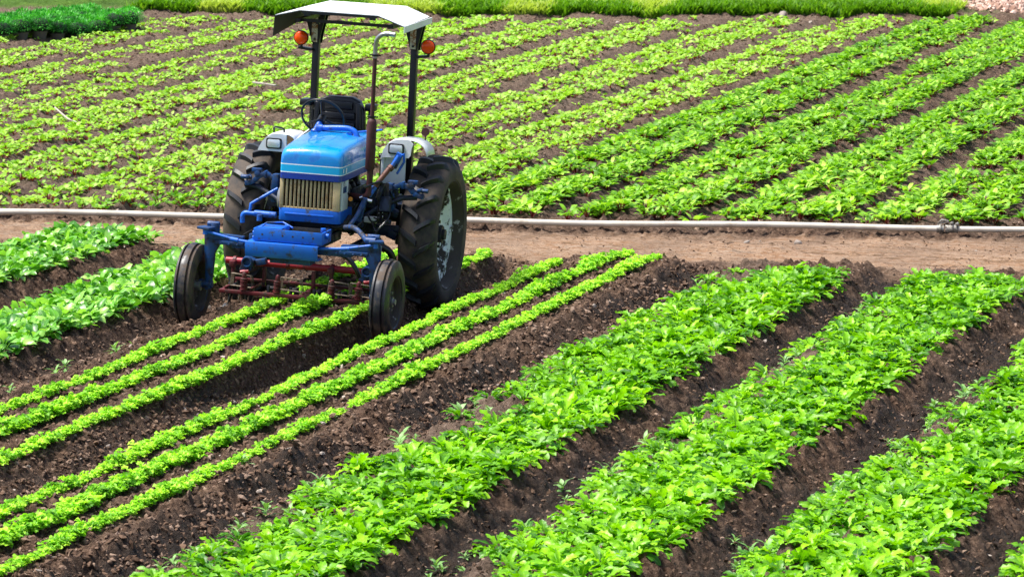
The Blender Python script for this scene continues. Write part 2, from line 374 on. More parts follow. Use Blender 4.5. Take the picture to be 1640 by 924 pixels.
def build_clods():
    Vs, Fs, As = [], [], []; off = 0
    def scatter(n, xr, yr, smin, smax, flt, pw=2.2):
        nonlocal off
        x = rng.uniform(*xr, n); y = rng.uniform(*yr, n)
        P = np.stack([x, y, np.zeros(n)], 1); vis, _ = in_view(P, 60)
        k = vis & flt(x, y); x, y = x[k], y[k]; n = len(x)
        if not n: return
        s = smin + (smax - smin) * rng.random(n) ** pw
        z = full_h(x, y) + s * .15
        V, Fc = ico_base(1, int(rng.integers(1e6)))
        Rm = rotmats(n, 2.2)
        W = np.einsum('nij,vj->nvi', Rm, V) * (s[:, None, None]) * rng.uniform(.7, 1.3, (n, 1, 3)) + np.stack([x, y, z], 1)[:, None]
        jit = 1 + .0 * s
        Vs.append(W.reshape(-1, 3)); Fs.append((Fc[None] + (np.arange(n) * len(V))[:, None, None]).reshape(-1, 3) + off)
        t = np.clip(rng.normal(.45, .22, n), 0, .95); t[rng.random(n) < .012] = 1.0
        As.append(np.repeat(np.stack([t, t, t, np.ones(n)], 1), len(V), 0)); off += n * len(V)
    near = lambda x, y: (y < road_lo(x)) & (fbm(x, y, 1.4, 2, 91) > .40)
    damp = lambda x, y: (y < road_lo(x)) & (base_h(x, y) < -.05)
    for _ in range(3): scatter(16000, (-17.5, -4), (21, 37.4), .004, .015, damp)
    for _ in range(4):
        scatter(15000, (-17.5, -4), (21, 37.4), .004, .019, near)
    sh = lambda x, y: (y < road_lo(x)) & (x > -11.5) & (x < -9.2)
    for _ in range(3): scatter(9000, (-11.6, -9.2), (21, 37.4), .005, .026, sh)
    sh2 = lambda x, y: (y < road_lo(x)) & (x > -13.3) & (x < -10.9)
    for _ in range(2): scatter(8000, (-13.3, -10.9), (24, 37.4), .005, .026, sh2)
    roadf = lambda x, y: (y > road_lo(x) - .2) & (y < pipe_y(x) + .4) & (fbm(x, y, 2, 2, 95) > .5)
    scatter(5000, (-18, -6), (36.3, 40), .003, .011, roadf)
    farf = lambda x, y: (y > pipe_y(x) + .1) & (y < grass_y(x))
    for _ in range(2): scatter(22000, (-27, -7.5), (38.5, 66), .006, .026, farf)
    V = np.concatenate(Vs); Fc = np.concatenate(Fs); A = np.concatenate(As)
    o = tri_obj('soil_crumbs', V, Fc, M['clod'], False, {'leaf': A})
    tag(o, 'loose brown soil crumbs and grit lying all over the beds and furrows', 'soil crumbs', kind='stuff')
build_clods()

# ---------------------------------------------------------------- plants
def leaf_arr(L, Wd, n, e0, e1, stem=.35, cup=.15, wave=.0, shape='oval', cols=5, tint=.5, stemw=.004, r=None, twist=0):
    """one leaf along +x: curve rising at e0 and bending to e1 (radians)."""
    r = r or rng
    t = np.linspace(0, 1, n + 1)
    ang = e0 + (e1 - e0) * t ** 1.3
    dx = np.cos(ang); dz = np.sin(ang)
    px = np.concatenate([[0], np.cumsum((dx[1:] + dx[:-1]) / 2)]) * L / n
    pz = np.concatenate([[0], np.cumsum((dz[1:] + dz[:-1]) / 2)]) * L / n
    b = np.clip((t - stem) / (1 - stem), 0, 1)
    if shape == 'oval': wv = np.sin(np.pi * np.clip(b, 0, 1) ** .75) ** .75
    elif shape == 'lobed':
        wv = np.sin(np.pi * np.clip(b * .96 + .02, 0, 1) ** 1.25) ** .6
        wv = wv * (1 + .0 * b)
    elif shape == 'spear': wv = np.sin(np.pi * b ** .6) ** .9
    else: wv = 1 - b
    wl = wv * Wd + stemw * (t < 1); wr = wl.copy()
    if shape == 'lobed':
        wl = wl * (1 + .6 * (r.random(n + 1) - .62)); wr = wr * (1 + .6 * (r.random(n + 1) - .62))
    s = np.linspace(-1, 1, cols)
    V = []; A = []
    ph = r.random() * 6
    for i in range(n + 1):
        nx, nz = -math.sin(ang[i]), math.cos(ang[i])
        for q in s:
            w_ = (wl[i] if q < 0 else wr[i]) * abs(q)
            off = cup * abs(q) ** 1.5 * w_ + (wave * Wd * math.sin(ph + i * 2.3 + (0 if q < 0 else 1.7)) * abs(q) if b[i] > 0 else 0)
            tw = twist * b[i]
            yy = math.copysign(w_, q) if q else 0
            V.append((px[i] + nx * (off + yy * math.sin(tw)), yy * math.cos(tw), pz[i] + nz * (off + yy * math.sin(tw))))
            A.append((tint, t[i], abs(q), 1))
    idx = np.arange((n + 1) * cols).reshape(n + 1, cols)
    Fc = np.stack([idx[:-1, :-1], idx[1:, :-1], idx[1:, 1:], idx[:-1, 1:]], -1).reshape(-1, 4)
    return np.array(V), Fc, np.array(A)
def place_arr(arr, az, pos=(0, 0, 0), roll=0):
    V, Fc, A = arr; c, s = math.cos(az), math.sin(az)
    Rz = np.array([[c, -s, 0], [s, c, 0], [0, 0, 1]])
    if roll:
        cr, sr = math.cos(roll), math.sin(roll)
        V = V @ np.array([[1, 0, 0], [0, cr, -sr], [0, sr, cr]]).T
    return V @ Rz.T + np.array(pos), Fc, A
def join_arr(L):
    off = 0; V, Fc, A = [], [], []
    for v, f, a in L:
        V.append(v); Fc.append(f + off); A.append(a); off += len(v)
    return np.concatenate(V), np.concatenate(Fc), np.concatenate(A)

def mustard_proto(k):
    r = np.random.default_rng(100 + k); L = []
    n = int(r.integers(14, 19))
    for i in range(n):
        u = i / n
        az = i * 2.4 + r.normal(0, .25)
        e0 = 1.35 - .85 * u + r.normal(0, .12); e1 = e0 - 1.35 - .5 * u + r.normal(0, .2)
        ln = (.17 + .06 * r.random()) * (.75 + .35 * math.sin(math.pi * (.25 + .7 * u)))
        L.append(place_arr(leaf_arr(ln, .021 + .010 * r.random(), 10, e0, e1, .16, .18 + .2 * r.random(), .34, 'lobed', 5, float(np.clip(r.normal(.38, .20), 0, .78)), .004, r, r.normal(0, .45)), az,
                           (.012 * math.cos(az), .012 * math.sin(az), 0), r.normal(0, .25)))
    return join_arr(L)
def spinach_proto(k):
    r = np.random.default_rng(200 + k); L = []
    n = int(r.integers(11, 15))
    for i in range(n):
        u = i / n; az = i * 2.4 + r.normal(0, .25)
        e0 = 1.5 - .55 * u + r.normal(0, .16); e1 = e0 - 1.2 - .9 * r.random()
        ln = .175 + .05 * r.random() - .03 * u
        L.append(place_arr(leaf_arr(ln, .026 + .012 * r.random(), 7, e0, e1, .42, .22 * r.normal(0.3, .6), .16, 'oval', 5, float(np.clip(r.normal(.40, .24), 0, .95)), .004, r, r.normal(0, .5)), az, (.012 * math.cos(az), .012 * math.sin(az), 0), r.normal(0, .3)))
    return join_arr(L)
def beet_proto(k, young=False):
    r = np.random.default_rng((400 if young else 300) + k); L = []
    n = int(r.integers(5, 8)) if young else int(r.integers(9, 14))
    for i in range(n):
        u = i / n; az = i * 2.4 + r.normal(0, .3)
        e0 = 1.5 - .40 * u + r.normal(0, .12); e1 = e0 - 1.2 - .6 * r.random()
        ln = (.105 if young else .165) * (.75 + .5 * r.random())
        L.append(place_arr(leaf_arr(ln, (.014 if young else .0175) * (.75 + .5 * r.random()), 5 if young else 6, e0, e1, .42, .2 * r.random(), .2, 'oval', 3, float(np.clip(r.normal(.42, .2), 0, .9)), .0045, r, r.normal(0, .3)), az, (.008 * math.cos(az), .008 * math.sin(az), 0), r.normal(0, .3)))
    return join_arr(L)
def celery_proto(k):
    r = np.random.default_rng(500 + k); L = []
    for i in range(15):
        az = i * 2.4 + r.normal(0, .3); u = i / 15
        e = 1.35 - .85 * u; ln = .055 + .055 * r.random()
        tip = np.array([math.cos(az) * math.cos(e) * ln, math.sin(az) * math.cos(e) * ln, math.sin(e) * ln + .008])
        L.append(place_arr(leaf_arr(ln, .0015, 2, e, e - .3, .9, 0, 0, 'x', 2 + 1, .3, .0022, r), az))
        tint = float(np.clip(r.normal(.42, .18), 0, .9))
        for j in range(5):
            a2 = az + (j - 2) * .62 + r.normal(0, .2)
            L.append(place_arr(leaf_arr(.034 + .018 * r.random(), .013 + .006 * r.random(), 3, .5 + r.normal(0, .25), -.5, .06, .25, .35, 'lobed', 3, tint, .001, r), a2, tip + r.normal(0, .006, 3), r.normal(0, .4)))
    return join_arr(L)
def weed_proto(k):
    r = np.random.default_rng(600 + k); L = []
    for i in range(9):
        az = i * 2.4 + r.normal(0, .3); e = 1.1 - .08 * i
        L.append(place_arr(leaf_arr(.05 + .05 * r.random(), .008 + .006 * r.random(), 4, e, e - 1, .1, .2, .2, 'spear', 3, float(r.random() * .8), .001, r), az, (0, 0, .01 + .006 * (9 - i))))
    return join_arr(L)
def bush_proto(k):
    r = np.random.default_rng(700 + k); L = []
    n = 620
    for i in range(n):
        z = 1 - 1.25 * (i + .5) / n; ph = i * 2.39996; rr = math.sqrt(max(0, 1 - z * z))
        d = np.array([rr * math.cos(ph), rr * math.sin(ph), z])
        bumpy = 1 + .12 * math.sin(5 * ph + k) * rr + .16 * (r.random() - .5)
        pos = d * np.array([.185, .185, .15]) * bumpy * (.8 + .2 * r.random()) + np.array([0, 0, .19])
        a = leaf_arr(.05, .006, 2, math.asin(d[2]) + r.normal(0, .5), math.asin(d[2]) - .3, .05, .2, 0, 'spear', 3, float(np.clip(.2 + .5 * r.random() + .15 * math.sin(3 * ph + 5 * z + k), 0, .9)), .001, r)
        L.append(place_arr(a, ph + r.normal(0, .6), pos))
    return join_arr(L)

def plants(name, stuffname, proto, nproto, pos, scale, mat, nind, labels, cat, group, stuff_label, tilt=.25, zs=1.0):
    """pos (n,3); the nind that show largest become single things, the others one mass."""
    protos = [proto(k) for k in range(nproto)]
    meshes = []
    vis, d = in_view(pos, 0)
    size = np.where(vis, scale / d, 0)
    order = np.argsort(-size)
    ind = order[:nind]; rest = order[nind:]
    az = rng.random(len(pos)) * 6.283
    for k, (V, Fc, A) in enumerate(protos):
        o = quad_obj(name, V, Fc, mat, {'leaf': A}); meshes.append(o.data); bpy.data.objects.remove(o)
    src = None
    for c, i in enumerate(ind):
        if src is None: o = bpy.data.objects.new(name, meshes[0]); src = o
        else: o = src.copy(); o.data = meshes[c % nproto]
        col.objects.link(o)
        o.location = pos[i]; s = scale[i]; o.scale = (s, s, s * zs)
        o.rotation_euler = (rng.normal(0, tilt * .4), rng.normal(0, tilt * .4), az[i])
        tag(o, labels(pos[i]) if callable(labels) else labels, cat, group)
    if len(rest):
        Vs, Fs, As = [], [], []; off = 0
        which = rng.integers(0, nproto, len(rest))
        for k, (V, Fc, A) in enumerate(protos):
            ids = rest[which == k]
            if not len(ids): continue
            Rm = rotmats(len(ids), tilt)
            W = np.einsum('nij,vj->nvi', Rm, V * np.array([1, 1, zs])) * scale[ids][:, None, None] + pos[ids][:, None]
            At = np.repeat(A[None], len(ids), 0); At[:, :, 0] = np.clip(At[:, :, 0] + rng.normal(.0, .10, (len(ids), 1)), 0, 1)
            Vs.append(W.reshape(-1, 3)); Fs.append((Fc[None] + (np.arange(len(ids)) * len(V))[:, None, None]).reshape(-1, 4) + off)
            As.append(At.reshape(-1, 4)); off += len(ids) * len(V)
        o = quad_obj(stuffname, np.concatenate(Vs), np.concatenate(Fs), mat, {'leaf': np.concatenate(As)})
        tag(o, stuff_label, cat + 's', kind='stuff')

def third(v, a, b, names): return names[0] if v < a else names[1] if v < b else names[2]
def rowpts(x0, y0, y1, step, jx, jy):
    y = np.arange(y0, y1, step); n = len(y)
    return np.stack([x0 + rng.normal(0, jx, n), y + rng.normal(0, jy, n)], 1)
def ground_pts(P, sink=.01, flat=False):
    if flat: return np.column_stack([P, base_h(P[:, 0], P[:, 1]) + .022])
    return np.column_stack([P, full_h(P[:, 0], P[:, 1]) - sink])

# leafy greens, near right beds
def build_mustard():
    P, S = [], []
    for c in (-8.66, -7.10, -5.55, -4.0):
        for off, dens, sc_ in ((-.46, .7, .72), (-.36, .8, .78), (-.22, .95, .85), (-.08, 1, .92), (.05, 1, .95), (.18, 1, .97), (.30, 1, .97), (.41, .95, .92)):
            p = rowpts(c + off, 21.0 if c < -4 else 25, 36.25 + .06 * (c + 8.6), .135, .03, .035)
            nz = fbm(p[:, 0] * 2, p[:, 1], .9, 2, 17)
            keep = rng.random(len(p)) < dens
            if off < -.4: keep &= nz > .52
            elif off < -.3: keep &= nz > .46
            elif off < -.15: keep &= nz > .34
            else: keep &= (fbm(p[:, 0] * 3, p[:, 1] * 2, 1.2, 2, 117) > .24)
            p = p[keep]; P.append(p); S.append(rng.uniform(.72, 1.1, len(p)) * sc_ * .94)
        p = rowpts(c - .56, 21, 36.2, .14, .06, .05); k = fbm(p[:, 0] * 2, p[:, 1], 1.1, 2, 18) > .52
        P.append(p[k]); S.append(rng.uniform(.55, .9, k.sum()))
    P = np.concatenate(P); S = np.concatenate(S)
    plants('leafy_green', 'leafy_greens', mustard_proto, 8, ground_pts(P), S, M['mustard'], 300,
           lambda p: 'leafy plant %s the %s near bed, %s' % (third((p[0] + 8.6) % 1.55 if p[0] > -8.6 else (p[0] + 8.6) % 1.55, .12, .78, ['in the middle of', 'on the furrow edge of', 'on the bare left side of']),
               third(p[0], -7.85, -6.25, ['leftmost', 'middle', 'rightmost']), third(p[1], 24.2, 26, ['low in the foreground', 'further up', 'midway up'])), 'leafy green',
           'leafy green plants growing in the near right beds', 'mass of bright green leafy salad plants filling the rest of the near right beds', zs=.82)
build_mustard()
def build_spinach():
    P, S = [], []
    for c, y0, y1 in ((-13.58, 26, 36.6), (-15.2, 28, 37.0)):
        for off in (-.34, -.22, -.10, .03, .15, .27):
            p = rowpts(c + off, y0, y1 - .1 * abs(off), .10, .035, .035)
            P.append(p); S.append(rng.uniform(.8, 1.12, len(p)))
    P = np.concatenate(P); S = np.concatenate(S)
    plants('spinach_plant', 'spinach_plants', spinach_proto, 7, ground_pts(P), S, M['spinach'], 300,
           lambda p: 'glossy round-leaved plant %s the %s left bed, %s' % (third(p[0] - (-13.58 if p[0] > -14.4 else -15.2), -.15, .18, ['on the far side of', 'in the middle of', 'on the near edge of']),
               'nearer' if p[0] > -14.4 else 'farther', third(p[1], 30.5, 33, ['at the picture edge', 'midway along', 'towards the tractor'])), 'spinach plant',
           'spinach plants growing in the two beds on the left', 'mass of glossy rounded spinach plants filling the rest of the left beds')
build_spinach()
def build_celery():
    P, S = [], []
    for x0, y1 in ((-10.74, 36.35), (-10.38, 37.25), (-10.04, 37.1), (-12.28, 36.5), (-11.89, 36.9), (-11.49, 36.6)):
        p = rowpts(x0, 22, y1, .048, .012, .02)
        p[:, 0] += .02 * np.sin(p[:, 1] * .45 + round(x0 / 2)) + .010 * np.sin(p[:, 1] * 2.1 + x0 * 9)
        nz = fbm(p[:, 1], p[:, 0] * 0 + x0 * 7, 1.3, 2, 19)
        k = nz > .12
        if x0 == -11.49: k &= (p[:, 1] < 36.0) | (p[:, 1] > 36.2)
        P.append(p[k]); S.append((.60 + .5 * (nz[k] - .4)) * rng.uniform(.65, 1.3, k.sum()) * (1.08 if x0 in (-10.38, -11.89) else .90))
    P = np.concatenate(P); S = np.concatenate(S)
    plants('seedling', 'seedlings', celery_proto, 6, ground_pts(P, .0, True), S, M['celery'], 300,
           lambda p: 'frilly green seedling in the %s row of the %s set, %s' % (third(p[0] - (-10.36 if p[0] > -11.1 else -11.89), -.17, .17, ['upper', 'middle', 'lower']),
               'right-hand' if p[0] > -11.1 else 'left-hand', third(p[1], 24.5, 27, ['near the bottom left corner', 'in the left foreground', 'farther towards the tractor'])), 'seedling',
           'frilly green seedlings growing in narrow single rows', 'continuous lines of frilly green seedlings in narrow rows around the tractor')
build_celery()
def far_rows(lo, hi):
    P = []
    for f in FAR_FURROWS:
        c = f + .69
        if not (lo < c < hi): continue
        for off in (-.36, -.32, -.26, .26, .31, .37):
            y0 = pipe_y(c + off) + .38
            y1 = grass_y(np.array([c + off]))[0] - .9
            P.append((c, off, y0, y1))
    return P
def build_beets():
    P, S = [], []
    for c, off, y0, y1 in far_rows(-13.2, -3):
        p = rowpts(c + off, y0, y1, .085, .10, .04)
        p[:, 0] -= .012 * (p[:, 1] - 40)
        nz = fbm(p[:, 0], p[:, 1], .8, 2, 23); k = (nz > .22) & (rng.random(len(p)) < .86); p = p[k]
        P.append(p); S.append(rng.uniform(.75, 1.15, len(p)))
    # a few strong plants at the pipe end of the first pale beds
    for x0, a, b in ((-15.45, 39.0, 40.0), (-15.2, 38.95, 40.6), (-14.9, 39.0, 41.4), (-14.2, 39.1, 41.6), (-13.9, 39.1, 42.5), (-13.5, 39.2, 44), (-15.7, 38.9, 39.5), (-16.05, 38.85, 39.15)):
        p = rowpts(x0, a, b, .12, .05, .03); P.append(p); S.append(rng.uniform(.65, .95, len(p)))
    P = np.concatenate(P); S = np.concatenate(S)
    plants('beet_plant', 'beet_plants', beet_proto, 7, ground_pts(P), S, M['beet'], 300,
           lambda p: 'red-stemmed beet plant %s, %s' % ('beside the rear tyres' if p[0] < -13.2 else 'in the %s bed right of the tractor' % ['first', 'second', 'third', 'fourth', 'fifth', 'sixth'][min(5, int((p[0] + 13.2) / 1.38))],
               third(p[1] - pipe_y(p[0]), .75, 1.6, ['right behind the pipe', 'a step behind the pipe', 'further behind the pipe'])), 'beet plant',
           'full-grown beet plants nearest the pipe', 'mass of lush green beet plants in the far right beds')
    P, S = [], []
    for c, off, y0, y1 in far_rows(-31, -13.2):
        if y1 < y0: continue
        p = rowpts(c + off, y0, y1, .088, .13, .05)
        p[:, 0] -= .012 * (p[:, 1] - 40)
        nz = fbm(p[:, 0], p[:, 1], .9, 2, 29); k = (nz > .22) & (rng.random(len(p)) < .80) & ~((p[:, 0] > -16.0) & (p[:, 1] < 40.6) & (p[:, 0] < -13)); 
        vis, _ = in_view(np.column_stack([p, p[:, 0] * 0]), 260); k &= vis; p = p[k]
        P.append(p); S.append(rng.uniform(.6, 1.2, len(p)) * (1.18 if c > -19.5 else 1.0))
    P = np.concatenate(P); S = np.concatenate(S)
    plants('young_beet', 'young_beets', lambda k: beet_proto(k, True), 7, ground_pts(P), S, M['young_beet'], 300,
           lambda p: 'small pale beet plant in the %s pale bed beyond the pipe, %s' % (['first', 'second', 'third', 'fourth', 'fifth', 'sixth', 'seventh', 'eighth', 'ninth', 'tenth'][min(9, int((-13.13 - p[0]) / 1.38))],
               third(p[1] - pipe_y(p[0]), 1, 2.5, ['close to the pipe', 'behind the pipe', 'well behind the pipe'])), 'young beet',
           'young beet plants nearest the camera in the pale rows', 'mass of small yellow-green beet plants in the far left field')
build_beets()
def build_weeds():
    P = []
    for c in (-9.25, -7.68, -6.1):
        p = rowpts(c, 22, 36.4, .16, .12, .08); P.append(p[fbm(p[:, 0], p[:, 1], 1.7, 2, 55) > .52])
    p = np.column_stack([rng.uniform(-13.1, -12.6, 12), rng.uniform(27, 31.5, 12)]); P.append(p)
    p = np.column_stack([rng.uniform(-10.0, -8, 8), rng.uniform(23, 34, 8)]); P.append(p)
    P = np.concatenate(P); S = rng.uniform(.5, 1.25, len(P))
    k = in_view(np.column_stack([P, P[:, 0] * 0]), 0)[0]; P, S = P[k], S[k]
    plants('weed', 'weeds', weed_proto, 5, ground_pts(P), S, M['weed'], 300,
           lambda p: 'small pale weed on bare soil %s, %s' % (third(p[0], -9.6, -7.9, ['left of the leafy beds', 'beside the first leafy bed', 'beside the leafy beds further right']), third(p[1], 26, 31, ['in the foreground', 'midway up the field', 'near the dirt road'])), 'weed', 'pale weeds on the bare bed edges', 'weeds')
build_weeds()

# ---------------------------------------------------------------- grass bank
def build_grass():
    n = 38000
    x = rng.uniform(-31, -12.2, n); gy = grass_y(x)
    y = gy + rng.random(n) ** 1.3 * 9 - .05 + .35 * (fbm(x, x * 0, 1.2, 2, 61) - .5)
    vis, _ = in_view(np.column_stack([x, y, x * 0]), 120)
    k = vis & ~((x > -13.0 - .03 * (y - 65) + .5 * (fbm(x, y, 2, 2, 62) - .5)) & (y > 64)) & ~((x < -24.9) & (y < 63.0))
    x, y = x[k], y[k]; n = len(x)
    z = base_h(x, y) - .02
    edge = np.exp(-((y - grass_y(x)) / .9) ** 2)
    dark = sst(.38, .55, fbm(x, y, 1.1, 3, 63) + (.10 + .10 * sst(-21, -15, x)) * edge - .04)
    h = (.06 + .055 * rng.random(n)) * (1 + .9 * edge)
    Vs, Fs, As = [], [], []; off = 0
    for kk in range(6):
        r = np.random.default_rng(800 + kk); L = []
        for i in range(8):
            a = leaf_arr(.9 + .4 * r.random(), .05 + .05 * r.random(), 3, 1.5 - .5 * r.random(), .3 + .6 * r.random(), 0, .1, 0, 'spear', 3, float(r.random() * .3), .012, r)
            L.append(place_arr(a, r.random() * 6.28, (r.normal(0, .12), r.normal(0, .12), 0)))
        V, Fc, A = join_arr(L)
        ids = np.arange(kk, n, 6); m_ = len(ids)
        W = np.einsum('nij,vj->nvi', rotmats(m_, .3), V) * np.stack([h[ids] * 1.1, h[ids] * 1.1, h[ids]], 1)[:, None] + np.stack([x, y, z], 1)[ids][:, None]
        At = np.repeat(A[None], m_, 0); At[:, :, 0] = np.clip(At[:, :, 0] + (.62 - .62 * dark[ids])[:, None] + rng.normal(0, .07, (m_, 1)), 0, 1)
        Vs.append(W.reshape(-1, 3)); Fs.append((Fc[None] + (np.arange(m_) * len(V))[:, None, None]).reshape(-1, 4) + off); As.append(At.reshape(-1, 4)); off += m_ * len(V)
    o = quad_obj('grass', np.concatenate(Vs), np.concatenate(Fs), M['grass'], {'leaf': np.concatenate(As)})
    tag(o, 'tall rough green grass on the bank along the far edge of the field', 'grass', kind='stuff')
    # pinkish gravel heap at the far right corner
    V, Fc = ico_base(1, 5); n = 5200
    x = rng.uniform(-13.3, -9.8, n); y = rng.uniform(64.6, 71, n)
    k = in_view(np.column_stack([x, y, x * 0]), 80)[0]; x, y = x[k], y[k]; n = len(x)
    z = base_h(x, y) + .01 + .25 * sst(0, 3, y - 65)
    s = rng.uniform(.03, .075, n)
    W = np.einsum('nij,vj->nvi', rotmats(n), V) * s[:, None, None] + np.stack([x, y, z], 1)[:, None]
    t = rng.random(n)
    o = tri_obj('gravel', W.reshape(-1, 3), (Fc[None] + (np.arange(n) * len(V))[:, None, None]).reshape(-1, 3), M['gravel'], False, {'leaf': np.repeat(np.stack([t, t, t, t * 0 + 1], 1), len(V), 0)})
    tag(o, 'pale pinkish brown gravel spread at the far right corner', 'gravel', kind='stuff')
def gm():
    m, n, l, b = new_mat('pink_gravel'); at = n.new('ShaderNodeAttribute'); at.attribute_name = 'leaf'
    c = ramp(n, l, at.outputs[0], [(0, (.22, .12, .08)), (.5, (.45, .29, .22)), (1, (.66, .50, .42))]); l.new(c, b.inputs['Base Color']); b.inputs['Roughness'].default_value = .9
    return m
M['gravel'] = gm()
build_grass()

# ---------------------------------------------------------------- generic solid modelling
def finish(name, bm, mat, parent=None, bevel=0, sharp=38, segs=2, split=True):
    bmesh.ops.recalc_face_normals(bm, faces=bm.faces)
    if bevel:
        es = [e for e in bm.edges if len(e.link_faces) == 2 and e.calc_face_angle(0) > R(sharp)]
        bmesh.ops.bevel(bm, geom=es, offset=bevel, segments=segs, affect='EDGES', clamp_overlap=True, profile=.5)
    for f in bm.faces: f.smooth = True
    for e in bm.edges:
        e.smooth = not (len(e.link_faces) == 2 and e.calc_face_angle(0) > R(sharp))
    mats = mat if isinstance(mat, (list, tuple)) else [mat]
    def emit(b):
        me = bpy.data.meshes.new(name); b.to_mesh(me); b.free()
        for x in mats: me.materials.append(x)
        o = bpy.data.objects.new(name, me); col.objects.link(o)
        if parent: o.parent = parent
        return o
    if not split: return emit(bm)
    # pieces that do not touch each other become parts of their own
    bm.verts.ensure_lookup_table(); bm.verts.index_update(); isl = [-1] * len(bm.verts); boxes = []
    for v in bm.verts:
        if isl[v.index] >= 0: continue
        st = [v]; isl[v.index] = len(boxes); lo = list(v.co); hi = list(v.co)
        while st:
            q = st.pop()
            for k in range(3): lo[k] = min(lo[k], q.co[k]); hi[k] = max(hi[k], q.co[k])
            for e in q.link_edges:
                w_ = e.other_vert(q)
                if isl[w_.index] < 0: isl[w_.index] = len(boxes); st.append(w_)
        boxes.append((lo, hi))
    par = list(range(len(boxes)))
    def fnd(i):
        while par[i] != i: i = par[i]
        return i
    for i in range(len(boxes)):
        for j in range(i):
            if all(boxes[i][0][k] < boxes[j][1][k] + .004 and boxes[j][0][k] < boxes[i][1][k] + .004 for k in range(3)): par[fnd(i)] = fnd(j)
    roots = sorted({fnd(i) for i in range(len(boxes))})
    if len(roots) == 1: return emit(bm)
    outs = []
    for r_ in roots:
        b2 = bm.copy(); b2.verts.ensure_lookup_table()
        bmesh.ops.delete(b2, geom=[v for v in b2.verts if fnd(isl[v.index]) != r_], context='VERTS')
        outs.append(emit(b2))
    bm.free()
    return outs[0]
def b_box(bm, c, s, rot=(0, 0, 0), mi=0):
    m = Matrix.Translation(c) @ Euler([R(a) for a in rot]).to_matrix().to_4x4() @ Matrix.Diagonal((*s, 1))
    g = bmesh.ops.create_cube(bm, size=1, matrix=m)
    for f in {f for v in g['verts'] for f in v.link_faces}: f.material_index = mi
    return g
def b_tube(bm, pts, r, seg=10, mi=0, cap=True, smoothn=0):
    P = [Vector(p) for p in pts]
    if smoothn:
        for _ in range(smoothn):
            Q = [P[0]]
            for a, b in zip(P[:-1], P[1:]): Q += [a.lerp(b, .25), a.lerp(b, .75)]
            P = Q + [P[-1]]
    rs = r if isinstance(r, (list, tuple)) else [r] * len(P)
    if len(rs) != len(P): rs = [np.interp(i / (len(P) - 1), np.linspace(0, 1, len(rs)), rs) for i in range(len(P))]
    rings = []; up = None
    for i, p in enumerate(P):
        d = (P[min(i + 1, len(P) - 1)] - P[max(i - 1, 0)]).normalized()
        if up is None: up = Vector((0, 0, 1)) if abs(d.z) < .9 else Vector((1, 0, 0))
        s = d.cross(up).normalized(); up = s.cross(d).normalized()
        rings.append([bm.verts.new(p + (s * math.cos(2 * math.pi * k / seg) + up * math.sin(2 * math.pi * k / seg)) * rs[i]) for k in range(seg)])
    for a, b in zip(rings[:-1], rings[1:]):
        for k in range(seg):
            f = bm.faces.new((a[k], a[(k + 1) % seg], b[(k + 1) % seg], b[k])); f.material_index = mi
    if cap:
        for rg in (rings[0], rings[-1]):
            f = bm.faces.new(rg); f.material_index = mi
def b_lathe(bm, prof, c, axis='x', seg=48, mi=0, closed=False, a0=0, a1=2 * math.pi):
    """prof: list of (along axis, radius)"""
    full = abs(a1 - a0 - 2 * math.pi) < 1e-6
    n = seg if full else seg + 1; rings = []
    for h, r in prof:
        ring = []
        for k in range(n):
            a = a0 + (a1 - a0) * k / seg; u, v = r * math.cos(a), r * math.sin(a)
            p = {'x': (h, u, v), 'y': (u, h, v), 'z': (u, v, h)}[axis]
            ring.append(bm.verts.new((c[0] + p[0], c[1] + p[1], c[2] + p[2])))
        rings.append(ring)
    if closed: rings.append(rings[0])
    for a, b in zip(rings[:-1], rings[1:]):
        for k in range(seg if full else seg):
            if not full and k == seg: break
            k2 = (k + 1) % n if full else k + 1
            if k2 >= n: continue
            try: f = bm.faces.new((a[k], a[k2], b[k2], b[k])); f.material_index = mi
            except ValueError: pass
def b_cyl(bm, p0, p1, r, seg=20, mi=0): b_tube(bm, [p0, p1], r, seg, mi)
def b_prism(bm, poly, d, axis='y', at=0, mi=0):
    """poly in the two other axes, extruded from at to at+d"""
    def mk(q, h): return {'y': (q[0], h, q[1]), 'x': (h, q[0], q[1]), 'z': (q[0], q[1], h)}[axis]
    A = [bm.verts.new(mk(q, at)) for q in poly]; B = [bm.verts.new(mk(q, at + d)) for q in poly]
    n = len(poly)
    for f in ([bm.faces.new(A), bm.faces.new(B[::-1])] + [bm.faces.new((A[i], A[(i + 1) % n], B[(i + 1) % n], B[i])) for i in range(n)]): f.material_index = mi
def solid(name, mat, parent, fn, bevel=0, **k):
    bm = bmesh.new(); fn(bm); return finish(name, bm, mat, parent, bevel, **k)

